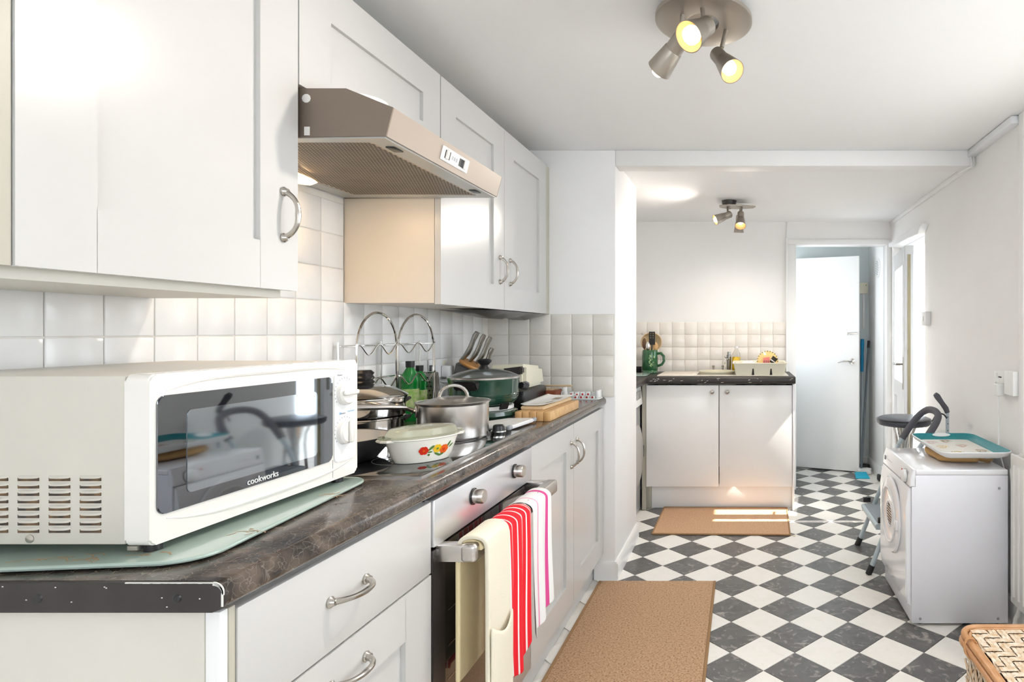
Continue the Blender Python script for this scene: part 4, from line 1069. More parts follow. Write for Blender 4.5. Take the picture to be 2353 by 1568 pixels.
obj('cloth', drape(1.538, 1.715, .66, .345, amp=.007, waves=2.5, ph=.6, taper=.10, edge=lambda u: .03*(1-math.sin(PI*min(1, u*1.2)))+.06*max(0, u-.6)), 'towel_red', t, solid=.002, sub=1)
t = thing('white_tea_towel', 'white tea towel with pink edging hanging at the far end of the oven handle', 'towel', (-.63, 1.79, .766))
obj('cloth', drape(1.722, 1.885, .64, .375, amp=.008, waves=2, ph=2.2, taper=.05, edge=lambda u: .05*u), 'towel_white', t, solid=.002, sub=1)

# ================================================================== FLOOR MATS
t = thing('cork_mat', 'large speckled brown mat on the chequered floor beside the base units', 'mat', (-.42, 2.32, 0))
obj('mat_surface', MB().box(-.700, -.142, 1.50, 3.035, .0005, .0075, .002), 'mat_cork', t)
for a_, b_ in ((-.712, -.700), (-.142, -.130)): obj('edge_binding', MB().box(a_, b_, 1.50, 3.035, .0005, .0085, .002), 'mat_binding', t)
t = thing('sisal_mat', 'small plain tan mat with bound edges in front of the sink cupboard', 'mat', (-.12, 4.02, 0))
q4 = [(-.552, 3.745), (.293, 3.722), (.315, 4.295), (-.548, 4.305)]
obj('mat_surface', MB().prism(q4, 'z', .0005, .008, .002), 'mat_sisal', t)
for i in range(4):
    a_, b_ = Vector((*q4[i], .006)), Vector((*q4[(i+1) % 4], .006)); obj('edge_binding', MB().tube([a_.lerp(b_, k/6) for k in range(7)], .0055, 8), 'mat_binding', t)
obj('loose_thread', MB().tube([(.295, 3.722, .006), (.31, 3.712, .004), (.325, 3.714, .003)], .002, 5), 'straw', t)

# ================================================================== SINK END
t = thing('sink_cupboard', 'plain two-door sink cupboard with round knobs below the far window of tiles', 'cabinet', (-.16, 4.5, 0))
t['label'] = 'plain off-white two-door sink cupboard with round knobs on the far wall'
obj('side_panel', MB().box(.352, .366, 4.245, 4.815, 0.0, .883, .001), 'gloss_white', t)
obj('side_panel', MB().box(-.672, -.658, 4.27, 4.815, 0.16, .883, .001), 'far_door', t)
obj('corner_filler', MB().box(-.700, -.672, 4.265, 4.285, 0.0, .883, .001), 'sage_cream', t)
obj('base_shelf', MB().box(-.658, .352, 4.28, 4.815, .16, .178), 'far_door', t)
obj('plinth', MB().box(-.640, .351, 4.315, 4.33, 0, .158, .001), 'gloss_white', t)
obj('plinth', MB().box(-.705, -.642, 4.312, 4.327, 0, .158, .001), 'sage_cream', t)
for x0, x1, kx in ((-.668, -.163, -.208), (-.158, .349, -.103)):
    d = obj('door', MB().box(x0, x1, 4.25, 4.268, .167, .874, .0015), 'far_door', t)
    obj('knob', MB().lathe([(0, 0), (.007, 0), (.006, .010), (.0145, .016), (.015, .022), (.008, .027), (0, .028)], (kx, 4.25, .829), (0, -1, 0), 24), 'nickel', d)
ZS = .933
t = thing('sink_worktop', 'black speckled worktop turning the corner around the sink', 'worktop', (-.3, 4.5, .885))
def wprof_y(mb, x0, x1):
    pr = [(4.82, .886), (4.232, .886), (4.222, .893), (4.22, .905), (4.222, .925), (4.232, ZS), (4.36, ZS), (4.36, .90), (4.68, .90), (4.68, ZS), (4.82, ZS)]
    return mb
mb = MB()
mb.prism([(4.36, .886), (4.232, .886), (4.222, .893), (4.22, .905), (4.222, .925), (4.232, ZS), (4.36, ZS)], 'x', -.66, .372)
mb.box(-.66, .372, 4.68, 4.815, .886, ZS); mb.box(-.66, -.325, 4.36, 4.68, .886, ZS); mb.box(-.045, .372, 4.36, 4.68, .886, ZS)
mb.prism([(XL+.003, .886), (-.672, .886), (-.662, .893), (-.66, .905), (-.662, .925), (-.672, ZS), (XL+.003, ZS)], 'y', YP+.002, 4.815)
obj('top', mb, 'dark_trim', t, smooth=50)
mb = MB(); rr = random.Random(12)
for i in range(26):
    x, z = rr.uniform(-.64, .36), rr.uniform(.895, .925); a2 = rr.uniform(-.3, 1.2); l_ = rr.uniform(.003, .011)
    mb.tube([(x-l_*math.cos(a2), 4.2195, z-l_*math.sin(a2)*.5), (x+l_*math.cos(a2), 4.2195, z+l_*math.sin(a2)*.5)], .0010, 4)
obj('white_fleck', mb, 'chip_white', t, stuff=True)
t = thing('kitchen_sink', 'cream inset kitchen sink with ribbed drainer in the far worktop', 'sink', (-.2, 4.52, ZS))
mb = MB(); z0, z1 = ZS+.0003, ZS+.007
mb.box(-.60, -.325, 4.30, 4.76, z0, z1, .002); mb.box(-.045, .33, 4.30, 4.76, z0, z1, .002); mb.box(-.325, -.045, 4.30, 4.36, z0, z1, .002); mb.box(-.325, -.045, 4.68, 4.76, z0, z1, .002)
obj('rim', mb, 'sink_cream', t)
obj('basin', MB().box(-.324, -.320, 4.361, 4.679, .78, ZS).box(-.050, -.046, 4.361, 4.679, .78, ZS).box(-.320, -.05, 4.361, 4.365, .78, ZS).box(-.320, -.05, 4.675, 4.679, .78, ZS).box(-.32, -.05, 4.365, 4.675, .78, .785), 'sink_cream', t)
for k in range(5): obj('drainer_rib', MB().box(-.57, -.36, 4.37+k*.07, 4.378+k*.07, z1, z1+.0025, .001), 'sink_cream', t)
t = thing('washing_up_bowl', 'round cream washing-up bowl sitting in the sink', 'bowl', (-.205, 4.50, .785))
obj('bowl_body', MB().lathe([(0, 0), (.09, 0), (.115, .08), (.122, .150), (.130, .166), (.134, .168), (.134, .174), (.120, .172), (.108, .08), (.085, .006), (0, .006)], (-.186, 4.52, .785), seg=48), 'plastic_cream', t)
for i, (tx, lab) in enumerate(((-.222, 'left stub tap spindle behind the washing-up bowl'), (-.150, 'right stub tap spindle behind the washing-up bowl'))):
    t = thing('tap', lab, 'tap', (tx, 4.72, z1))
    obj('tap_base', MB().lathe([(0, 0), (.017, 0), (.016, .006), (.007, .009), (0, .009)], (tx, 4.72, z1), seg=24), 'plastic_cream', t)
    obj('tap_spindle', MB().lathe([(.006, .008), (.006, .032), (.009, .034), (.009, .046), (0, .047)], (tx, 4.72, z1), seg=16), 'nickel', t)
t = thing('mixer_tap', 'dark chrome upright mixer tap beside the oil bottle', 'tap', (-.101, 4.72, z1))
tx = -.101
obj('tap_body', MB().lathe([(0, 0), (.024, 0), (.024, .010), (.016, .016), (.0185, .05), (.0185, .125), (.014, .130), (.013, .140), (.012, .152), (0, .152)], (tx, 4.72, z1), seg=28), 'knife_steel', t)
obj('lever', MB().tube([(tx, 4.72, z1+.10), (tx-.022, 4.71, z1+.105), (tx-.036, 4.70, z1+.118)], [.006, .005, .004], 8), 'chrome', t)
obj('spout', MB().tube([(tx, 4.72, z1+.09), (tx-.01, 4.68, z1+.10), (tx-.025, 4.62, z1+.095), (tx-.03, 4.59, z1+.07)], .008, 10), 'chrome', t)
t = thing('oil_bottle', 'clear bottle of yellow liquid with orange label beside the dish rack', 'bottle', (-.044, 4.70, z1))
bx = -.044
obj('bottle_body', MB().lathe([(0, 0), (.032, 0), (.034, .006), (.033, .085), (.031, .115), (0, .115)], (bx, 4.70, z1), seg=28), 'oil_yellow', t)
obj('bottle_neck', MB().lathe([(.031, .116), (.029, .14), (.014, .165), (.012, .182), (0, .182)], (bx, 4.70, z1), seg=28), 'clear_glass', t)
obj('cap', MB().lathe([(.0135, .181), (.0135, .195), (0, .195)], (bx, 4.70, z1), seg=20), 'plastic_white', t)
obj('label', MB().disc((bx-.002, 4.6655, z1+.085), (0, -1, 0), .020, 20, .030), 'petal_yellow', t)
# dish rack (hollow, flared)
t = thing('dish_rack', 'cream plastic dish drainer box with slots on the far worktop', 'dish rack', (.125, 4.44, z1))
x0, x1, y0, y1, rz0, rz1 = -.045, .300, 4.31, 4.62, z1+.001, z1+.082
def flare(xa, xb_, ya, yb, z, e): return [(xa-e, ya-e, z), (xb_+e, ya-e, z), (xb_+e, yb+e, z), (xa-e, yb+e, z)]
mb = MB(); th = .004
ringo = [flare(x0, x1, y0, y1, rz0, 0), flare(x0, x1, y0, y1, rz1, .014)]; ringi = [flare(x0+th, x1-th, y0+th, y1-th, rz1, .014), flare(x0+th, x1-th, y0+th, y1-th, rz0+th, 0)]
vs = [[mb.bm.verts.new(p) for p in r_] for r_ in ringo + [flare(x0, x1, y0, y1, rz1, .022), flare(x0, x1, y0, y1, rz1+.006, .022)] + ringi]
for A, B in zip(vs, vs[1:]):
    for k in range(4): mb.face([A[k], A[(k+1) % 4], B[(k+1) % 4], B[k]])
mb.face(vs[0][::-1]); mb.face(vs[-1])
bmesh.ops.bevel(mb.bm, geom=[e for e in mb.bm.edges if abs(e.verts[0].co.z-e.verts[1].co.z) > .02], offset=.008, segments=3, affect='EDGES')
rk = obj('rack_body', mb, 'rack_cream', t)
for k, xx in enumerate((.078, .205)): obj('drain_slot', MB().hexa([(xx-.009, y0-.0022, rz0+.001), (xx+.009, y0-.0022, rz0+.001), (xx+.009, y0+.003, rz0+.001), (xx-.009, y0+.003, rz0+.001), (xx-.004, y0-.0100, rz0+.046), (xx+.004, y0-.0100, rz0+.046), (xx+.004, y0, rz0+.046), (xx-.004, y0, rz0+.046)]), 'plate_dark', t)
def plate(label, c, n, r, m, rim):
    t = thing('plate', label, 'plate', c)
    obj('plate_disc', MB().lathe([(0, .004), (r*.55, .004), (r*.65, 0), (r, -.010), (r, -.013), (r*.6, -.004), (0, 0)], c, n, 48), m, t)
    mb_ = None
    D, U, V = frame_from(n)
    for k in range(24):
        a2 = 2*PI*k/24; p = Vector(c) + (U*math.cos(a2) + V*math.sin(a2))*r*.955 + D*-.0072
        if rim: obj('rim_mark', MB().disc(p, D, r*.075, 8, r*.035, a2), rim, t)
    return t
plate('yellow plate with dark dashes round the rim upright in the dish rack', (.188, 4.47, z1+.092), (0, -1, .18), .078, 'plate_yellow', 'plate_dark')
t = thing('patterned_bowl', 'upturned white bowl with dark pattern in the dish rack', 'bowl', (.045, 4.46, z1+.05))
obj('bowl_body', MB().lathe([(.075, .030), (.070, .052), (.050, .074), (.028, .083), (.026, .088), (0, .088)], (.050, 4.46, z1+.008), seg=40), 'plastic_white', t)
for k in range(16):
    a2 = 2*PI*k/16; n = Vector((math.cos(a2), math.sin(a2), .7)).normalized()
    obj('bowl_mark', MB().disc(Vector((.050+.0655*math.cos(a2), 4.46+.0655*math.sin(a2), z1+.008+.062)), n, .008, 8, .003, a2), 'plate_dark', t)
t = thing('patterned_packet', 'small pink and black printed packet leaning on the yellow plate', 'packet', (.185, 4.42, z1+.08))
obj('packet_body', MB().hexa([(.150, 4.40, z1+.06), (.202, 4.405, z1+.06), (.202, 4.42, z1+.06), (.150, 4.415, z1+.06), (.154, 4.42, z1+.118), (.200, 4.425, z1+.124), (.200, 4.44, z1+.124), (.154, 4.435, z1+.118)], .002), 'box_pink', t)
for xx in (.158, .172, .186): obj('printed_band', MB().box(xx, xx+.005, 4.4055, 4.4065, z1+.085, z1+.10), 'plate_dark', t)
t = thing('striped_cup', 'black and white striped cup lying in the right of the dish rack', 'cup', (.225, 4.41, z1+.08))
obj('cup_body', MB().lathe([(0, 0), (.018, 0), (.022, .05), (.020, .05), (.016, .004), (0, .004)], (.212, 4.40, z1+.082), (.45, 0, .6), 24), 'plate_dark', t)
obj('cup_stripe', MB().lathe([(.0195, .015), (.0205, .022)], (.212, 4.40, z1+.082), (.45, 0, .6), 24), 'plastic_white', t)
# mug with utensils
mx, my = -.700, 4.64
t = thing('green_tankard', 'large green glazed tankard with embossed figure holding kitchen utensils', 'tankard', (mx, my, ZS))
obj('tankard_body', MB().lathe([(0, .002), (.058, 0), (.062, .005), (.061, .018), (.058, .022), (.061, .028), (.062, .12), (.060, .162), (.056, .176), (.053, .176), (.055, .160), (.055, .02), (0, .01)], (mx, my, ZS), seg=48), 'green_glaze', t)
obj('handle', MB().tube([(mx+.054, my-.01, ZS+.150), (mx+.085, my-.014, ZS+.152), (mx+.106, my-.016, ZS+.128), (mx+.108, my-.016, ZS+.092), (mx+.092, my-.014, ZS+.066), (mx+.056, my-.01, ZS+.054)], [.010, .0105, .0105, .0105, .010, .009], 12), 'green_glaze', t)
rr = random.Random(4); mb = MB()
for i in range(46):
    a2 = R(-72) + rr.uniform(-.42, .42); z = rr.uniform(.05, .135); w_ = (.135-z)/.085
    if abs(a2-R(-72)) > .16+.28*(1-w_): continue
    n = Vector((math.cos(a2), math.sin(a2), 0)); mb.lathe([(.006, 0), (.005, .0022), (0, .003)], Vector((mx, my, ZS+z)) + n*.0612, n, 8, sy=.6, rot=rr.uniform(0, 3))
obj('embossed_figure', mb, 'pale_glaze', t, stuff=True)
t = thing('spatula', 'black slotted spatula standing in the green tankard', 'spatula', (mx+.018, my-.01, ZS+.012))
o_ = Vector((mx+.018, my-.015, ZS+.05))
obj('handle', MB().tube([(mx+.012, my-.01, ZS+.012), (mx+.016, my-.012, ZS+.215)], .005, 8), 'black_plastic', t)
mb = MB(); fx0, fz0 = mx-.006, ZS+.215; cols = [0, .010, .018, .028, .036, .046]; rows_ = [0, .050, .058, .066, .074, .082, .090, .100]
for r_ in range(len(rows_)-1):
    if r_ % 2 == 0: mb.box(fx0, fx0+.046, my-.018, my-.015, fz0+rows_[r_], fz0+rows_[r_+1])
    else:
        for ci in range(0, 5, 2): mb.box(fx0+cols[ci]+(0 if ci == 0 else 0), fx0+cols[ci+1], my-.018, my-.015, fz0+rows_[r_], fz0+rows_[r_+1])
obj('blade', mb, 'black_plastic', t)
t = thing('sieve', 'round wire sieve with wooden rim behind the spatula in the tankard', 'sieve', (mx, my+.02, ZS+.012))
obj('hoop', MB().tube([(mx+.006+.078*math.cos(2*PI*k/36), my+.025, ZS+.235+.070*math.sin(2*PI*k/36)) for k in range(36)], .0028, 6, closed=True), 'wood_light', t)
obj('mesh_bowl', MB().lathe([(0, .03), (.04, .025), (.068, .008), (.074, 0)], (mx+.006, my+.026, ZS+.235), (0, 1, 0), 32), 'straw', t)
obj('handle', MB().tube([(mx, my+.02, ZS+.014), (mx+.002, my+.024, ZS+.165)], .004, 8), 'wood_light', t)
for s_ in (-1, 1): obj('hook', MB().tube([(mx+.006+s_*.060, my+.025, ZS+.285), (mx+.006+s_*.072, my+.025, ZS+.305), (mx+.006+s_*.080, my+.025, ZS+.300), (mx+.006+s_*.070, my+.025, ZS+.290)], .0015, 6), 'nickel', t)
def spoon(nm, label, dx, dy, h, m, rw, rl, lean=0):
    t = thing(nm, label, 'spoon', (mx+dx, my+dy, ZS+.012))
    obj('handle', MB().tube([(mx+dx*.5, my+dy, ZS+.013), (mx+dx+lean, my+dy, ZS+h-rl)], .004, 8), m, t)
    obj('spoon_bowl', MB().lathe([(0, -1), (.5, -.85), (.9, -.4), (1, 0), (.9, .4), (.5, .85), (0, 1)], (mx+dx+lean, my+dy, ZS+h), (0, 0, 1), 20, sx=rw, sy=.006) if False else
        MB().grid(lambda u, v: (mx+dx+lean + rw*math.cos(2*PI*u)*math.sin(PI*v), my+dy + .006*math.sin(2*PI*u)*math.sin(PI*v), ZS+h - rl*math.cos(PI*v)), 20, 12, closeu=True), m, t)
spoon('serving_spoon', 'steel spoon standing upright in the green tankard', -.012, -.035, .205, 'chrome', .016, .034)
spoon('wooden_spoon', 'dark brown wooden spoon on the left in the tankard', -.030, -.012, .225, 'brown_utensil', .016, .042, -.012)
spoon('brown_ladle', 'light brown wooden spoon on the right in the tankard', .028, -.005, .205, 'wood_light', .018, .030, .014)
bottlep = thing('green_platter', 'pale green glass platter at the corner of the far worktop', 'platter', (-.80, 4.42, ZS))
obj('platter_plate', MB().prism(rrect(-1.0, -.675, 4.27, 4.50, .03), 'z', ZS+.003, ZS+.012, .003), 'board_green', bottlep)
obj('platter_base', MB().prism(rrect(-.95, -.72, 4.31, 4.46, .03), 'z', ZS, ZS+.0035), 'green_glaze', bottlep)
t = thing('black_jar', 'small black lidded jar at the left end of the far worktop', 'jar', (-.80, 4.70, ZS))
obj('jar_body', MB().lathe([(0, 0), (.026, 0), (.028, .03), (.024, .036), (0, .036)], (-.80, 4.70, ZS), seg=24), 'black_plastic', t)
obj('lid', MB().lathe([(.026, .036), (.027, .046), (0, .048)], (-.80, 4.70, ZS), seg=24), 'dark_trim', t)
# washing machine in the niche, faces +X
t = thing('washing_machine', 'white washing machine with grey round door tucked behind the pier', 'washing machine', (-.98, 3.98, 0))
obj('casing', MB().box(-1.27, -.712, 3.715, 4.262, .01, .872, .006), 'dryer_white', t)
obj('control_strip', MB().hexa([(-.712, 3.72, .745), (-.694, 3.72, .745), (-.694, 4.258, .745), (-.712, 4.258, .745), (-.712, 3.72, .868), (-.706, 3.72, .868), (-.706, 4.258, .868), (-.712, 4.258, .868)], .002), 'plastic_white', t)
obj('display_panel', MB().box(-.7015, -.697, 4.03, 4.20, .79, .845, .001), 'washer_grey', t)
dd_ = obj('door', MB().lathe([(.0, .0), (.205, 0), (.212, .010), (.205, .028), (.16, .040), (0, .044)], (-.712, 3.99, .43), (1, 0, 0), 56), 'washer_grey', t)
obj('door_latch', MB().box(-.702, -.672, 4.165, 4.195, .39, .47, .006), 'black_plastic', dd_)
for fx, fy in ((-1.2, 3.77), (-.76, 3.77), (-1.2, 4.2), (-.76, 4.2)): obj('foot', MB().cyl((fx, fy, 0), (fx, fy, .012), .02), 'black_rubber', t)

# ================================================================== CEILING SPOTLIGHTS
def head(parent, tail, mouth, r, stem_to, energy, tr=.022, name='lamp_head', bulb_off=.0):
    T_, Mo = Vector(tail), Vector(mouth); d_ = (Mo-T_).normalized(); L_ = (Mo-T_).length
    h = obj(name, MB().lathe([(0, 0), (tr*.7, 0), (tr, .006), (tr*1.03, L_*.42), (tr*1.12, L_*.44), (r, L_), (r-.0018, L_), (tr*1.0, L_*.45), (tr*.9, .012), (0, .012)], T_, d_, 40), 'lamp_metal', parent)
    obj('reflector', MB().lathe([(r-.0022, L_-.0006), (tr*.99, L_*.46), (tr*.88, .014), (0, .0135)], T_, d_, 40), 'lamp_inside', h)
    b0 = T_ + d_*(L_*.30+bulb_off)
    obj('bulb', MB().lathe([(0, 0), (r*.30, .004), (r*.42, .018), (r*.60, .036), (r*.58, .050), (r*.36, .062), (0, .067)], b0, d_, 28), 'bulb', h)
    s1 = T_ + d_*L_*.22
    obj('stem', MB().tube([Vector(stem_to), s1 + (Vector(stem_to)-s1)*.35], .0065, 12), 'lamp_metal', parent)
    obj('stem_joint', MB().tube([s1 + (Vector(stem_to)-s1)*.36, s1 - (Vector(stem_to)-s1).normalized()*0], .004, 10), 'brass', parent)
    lo = light('spot_lamp', 'SPOT', Mo + d_*.012, energy, (1.0, 0.91, 0.81), d_, spot_size=R(160), spot_blend=.9, shadow_soft_size=.03)
    return h
t = thing('ceiling_spotlight', 'large three-lamp metal ceiling spotlight in the near room', 'ceiling light', (-.10, 1.72, CEIL))
obj('ceiling_rose', MB().lathe([(0, 0), (.05, 0), (.05, .026), (0, .026)], (-.13, 1.70, CEIL-.026), seg=36), 'lamp_metal', t)
# crescent plate with eccentric hole
mb = MB(); N = 56; zt, zb_ = 2.146, 2.134
def oc(k): a2 = 2*PI*k/N; r_ = .138 + .006*math.cos(a2-.6); return Vector((-.114 + r_*math.cos(a2), 1.742 + r_*1.06*math.sin(a2), 0))
def ic(k): a2 = 2*PI*k/N; return Vector((-.112 + .046*math.cos(a2), 1.748 + .056*math.sin(a2), 0))
ringz = []
for f_, z in ((oc, zb_+.001), (oc, zt), (ic, zt), (ic, zb_), (lambda k: ic(k) + (oc(k)-ic(k))*.04, zb_-.001), (lambda k: ic(k) + (oc(k)-ic(k))*.94, zb_-.001)):
    ringz.append([mb.bm.verts.new((f_(k).x, f_(k).y, z)) for k in range(N)])
for i in range(6):
    A, B = ringz[i], ringz[(i+1) % 6]
    for k in range(N): mb.face([A[k], A[(k+1) % N], B[(k+1) % N], B[k]])
bmesh.ops.recalc_face_normals(mb.bm, faces=mb.bm.faces[:])
obj('mounting_plate', mb, 'lamp_metal', t)
head(t, (-.092, 1.665, 2.088), (-.140, 1.600, 2.024), .041, (-.108, 1.665, 2.134), 18, .026, bulb_off=.016)
head(t, (-.076, 1.785, 2.066), (-.027, 1.722, 1.985), .036, (-.047, 1.785, 2.134), 22, .022, bulb_off=.014)
head(t, (-.158, 1.690, 2.076), (-.240, 1.765, 2.008), .036, (-.165, 1.70, 2.134), 1.5, .024, bulb_off=.046)
t = thing('ceiling_spotlight', 'small leaf-shaped metal ceiling spotlight in the far room', 'ceiling light', (-.05, 4.05, CEILF))
obj('ceiling_rose', MB().lathe([(0, 0), (.045, 0), (.05, .028), (0, .028)], (-.085, 4.05, CEILF-.028), seg=36), 'dark_trim', t)
for dy, zz, x0, x1 in ((-.03, 2.076, -.150, .090), (.05, 2.086, -.150, .080)):
    mb = MB(); n = 24; pts = []
    for k in range(n): a2 = 2*PI*k/n; xx = math.cos(a2); pts.append(((x0+x1)/2 + (x1-x0)/2*xx, 4.05 + dy + .045*math.sin(a2)*(1-.55*max(0, xx)) + .012*xx))
    mb.prism(pts, 'z', zz-.004, zz+.004, .001, 1); obj('leaf_plate', mb, 'lamp_metal', t)
for px_, py_ in ((-.085, 4.02), (-.085, 4.09)): obj('spacer', MB().cyl((px_, py_, 2.072), (px_, py_, 2.092), .012), 'lamp_metal', t)
head(t, (-.070, 4.00, 2.022), (-.175, 3.96, 1.975), .034, (-.095, 4.02, 2.073), 14, .022, bulb_off=.030)
head(t, (-.008, 4.02, 2.035), (-.010, 3.955, 1.935), .036, (.000, 4.02, 2.073), 14, .022)
head(t, (-.018, 4.08, 2.030), (-.022, 4.10, 1.915), .034, (-.010, 4.08, 2.080), 14, .022)

# ================================================================== HALLWAY END
t = thing('blue_broom', 'broom with bright blue grip and thin pole leaning behind the hall door', 'broom', (1.07, 5.50, 0))
obj('pole', MB().tube([(1.075, 5.50, .05), (1.105, 5.60, .98)], .009, 10), 'tube_blue', t)
obj('grip', MB().tube([(1.100, 5.585, .88), (1.103, 5.593, .98), (1.106, 5.60, 1.05), (1.107, 5.605, 1.13), (1.108, 5.607, 1.18)], [.013, .016, .013, .018, .015], 12), 'broom_blue', t)
obj('broom_head', MB().box(1.01, 1.15, 5.46, 5.52, .0, .055, .010), 'black_plastic', t)
t = thing('grey_mop', 'dark grey pole mop leaning in the hall corner beside the blue broom', 'mop', (1.09, 5.40, 0))
obj('pole', MB().tube([(1.045, 5.34, .05), (1.145, 5.52, 1.10)], .010, 10), 'pole_grey', t)
obj('grip', MB().tube([(1.145, 5.52, 1.10), (1.151, 5.531, 1.165)], .013, 10), 'black_rubber', t)
obj('mop_head', MB().prism(rrect(1.01, 1.13, 5.30, 5.37, .02), 'z', 0.004, .05, .010), 'plastic_white', t)
t = thing('dustpan', 'bright blue dustpan on the floor beneath the brooms', 'dustpan', (1.03, 5.22, 0))
obj('pan_tray', MB().hexa([(.965, 5.16, .001), (1.085, 5.16, .001), (1.075, 5.27, .001), (.975, 5.27, .001), (.965, 5.16, .006), (1.085, 5.16, .006), (1.075, 5.27, .035), (.975, 5.27, .035)], .002), 'pan_cyan', t)
obj('handle', MB().tube([(1.03, 5.265, .02), (1.06, 5.285, .022)], .009, 8), 'pan_cyan', t)
t = thing('meter_box', 'small beige control box on the hall end wall above the brooms', 'control box', (1.12, YB, 1.65))
obj('case', MB().box(1.085, 1.165, YB-.035, YB, 1.600, 1.700, .004), 'plastic_cream', t)
obj('indicator', MB().box(1.142, 1.150, YB-.037, YB-.0345, 1.672, 1.680), 'leaf_print', t)
tag(obj('conduit', MB().box(1.118, 1.140, YB-.014, YB, 1.28, 1.600, .002), 'gloss_white'), 'white plastic conduit running down from the beige control box', 'conduit')
t = thing('round_vent', 'round white extractor vent high on the hall side wall', 'vent', (XR, 5.28, 1.82))
obj('vent_plate', MB().lathe([(0, 0), (.085, 0), (.085, .006), (.078, .010), (0, .010)], (XR, 5.28, 1.80), (-1, 0, 0), 40), 'plastic_white', t)
for k in range(9):
    z = 1.80 - .056 + k*.014; hw = math.sqrt(max(0, .064**2 - (z-1.80)**2)); obj('vent_slot', MB().box(XR-.0115, XR-.0095, 5.28-hw, 5.28+hw, z-.003, z+.003), 'grey_print', t)
tag(obj('shoe_item', MB().box(1.135, 1.165, 5.06, 5.14, .001, .05, .01), 'black_rubber'), 'small dark bag on the hall floor by the side wall', 'bag')

# ================================================================== RIGHT WALL FIXTURES
t = thing('light_switch', 'white light switch box on the right wall beside the outer door', 'switch', (XR, 3.86, 1.33))
obj('switch_box', MB().box(XR-.034, XR, 3.805, 3.905, 1.285, 1.375, .004), 'plastic_white', t)
obj('rocker', MB().box(XR-.038, XR-.034, 3.845, 3.862, 1.315, 1.345, .001), 'plastic_white', t)
t = thing('double_socket', 'white double socket on the right wall above the tumble dryer', 'socket', (XR, 2.76, 1.03))
obj('face_plate', MB().box(XR-.010, XR, 2.685, 2.832, .985, 1.070, .003), 'plastic_white', t)
obj('usb_port', MB().box(XR-.0112, XR-.0098, 2.765, 2.778, 1.040, 1.046), 'black_plastic', t); obj('usb_port', MB().box(XR-.0112, XR-.0098, 2.748, 2.761, 1.040, 1.046), 'black_plastic', t)
for yy in (2.80, 2.715): obj('rocker_switch', MB().box(XR-.0135, XR-.010, yy-.008, yy+.008, 1.035, 1.060, .001), 'plastic_white', t)
obj('pin_hole', MB().box(XR-.0105, XR-.0099, 2.808, 2.812, 1.008, 1.016), 'black_plastic', t); obj('pin_hole', MB().box(XR-.0105, XR-.0099, 2.790, 2.794, .993, .998), 'black_plastic', t)
t = thing('dryer_plug', 'white plug in the double socket with its lead hanging behind the dryer', 'plug', (XR-.03, 2.725, .98))
obj('plug_body', MB().box(XR-.050, XR-.0115, 2.700, 2.750, .962, 1.018, .008, 3), 'plastic_white', t)
obj('lead', MB().tube([(XR-.035, 2.722, .965), (XR-.036, 2.722, .90), (XR-.030, 2.728, .82), (XR-.030, 2.73, .74), (XR-.028, 2.71, .69), (XR-.022, 2.69, .64), (XR-.018, 2.68, .5)], .0042, 8), 'plastic_white', t)
t = thing('junction_box', 'white square junction box on the right wall beside the double socket', 'junction box', (XR, 2.62, 1.03))
obj('box_body', MB().box(XR-.034, XR, 2.577, 2.668, .975, 1.080, .004), 'plastic_white', t)
t = thing('radiator', 'white panel radiator on the right wall at the frame edge beside the dryer', 'radiator', (XR, 2.2, .12))
obj('front_panel', MB().box(1.118, 1.130, 1.55, 2.540, .125, .742, .005), 'radiator_white', t)
for k in range(22):
    y = 1.585 + k*.0435; obj('flute', MB().tube([(1.117, y, .16), (1.117, y, .70)], .006, 6), 'radiator_white', t)
obj('back_panel', MB().box(1.155, 1.165, 1.55, 2.54, .125, .742, .004), 'radiator_white', t)
obj('end_grille', MB().box(1.122, 1.163, 2.534, 2.545, .14, .735, .003), 'radiator_white', t)
obj('bracket', MB().box(1.1645, XR-.001, 1.70, 1.72, .2, .7).box(1.1645, XR-.001, 2.40, 2.42, .2, .7), 'radiator_white', t)
obj('valve_pipe', MB().tube([(1.143, 2.50, .14), (1.143, 2.52, .08), (1.143, 2.545, .05), (1.14, 2.555, .0)], .009, 10), 'gloss_white', t)
t = thing('plastic_scoop', 'white tapered plastic holder hanging between the dryer and the radiator', 'holder', (1.135, 2.56, .56))
obj('holder_body', MB().hexa([(1.138, 2.550, .475), (1.146, 2.550, .475), (1.146, 2.56, .475), (1.138, 2.56, .475), (1.128, 2.546, .672), (1.160, 2.546, .672), (1.160, 2.572, .672), (1.128, 2.572, .672)], .003), 'plastic_white', t)

# ================================================================== TUMBLE DRYER
t = thing('tumble_dryer', 'small white tumble dryer with round door against the right wall', 'dryer', (.92, 2.82, 0))
x0, x1, y0, y1 = .715, 1.128, 2.581, 3.065
obj('casing', MB().box(x0+.004, x1, y0, y1, .012, .640, .003), 'dryer_side', t)
obj('top_panel', MB().box(x0+.02, x1, y0-.001, y1+.001, .640, .664, .005, 3), 'dryer_white', t)
obj('control_panel', MB().prism([(x0+.02, .592), (x0-.004, .592), (x0-.002, .628), (x0+.010, .664), (x0+.02, .664)], 'y', y0-.002, y1+.002, .002), 'dryer_white', t)
fp = obj('front_panel', MB().prism([(x0+.004, .082), (x0-.012, .095), (x0-.020, .14), (x0-.020, .50), (x0-.012, .570), (x0-.004, .586), (x0+.004, .586)], 'y', y0+.006, y1-.002, .004), 'dryer_white', t)
obj('seam', MB().box(x0-.002, x0+.010, y0+.004, y1-.004, .586, .592), 'grey_print', t)
cd_ = (x0-.020, 2.825, .405)
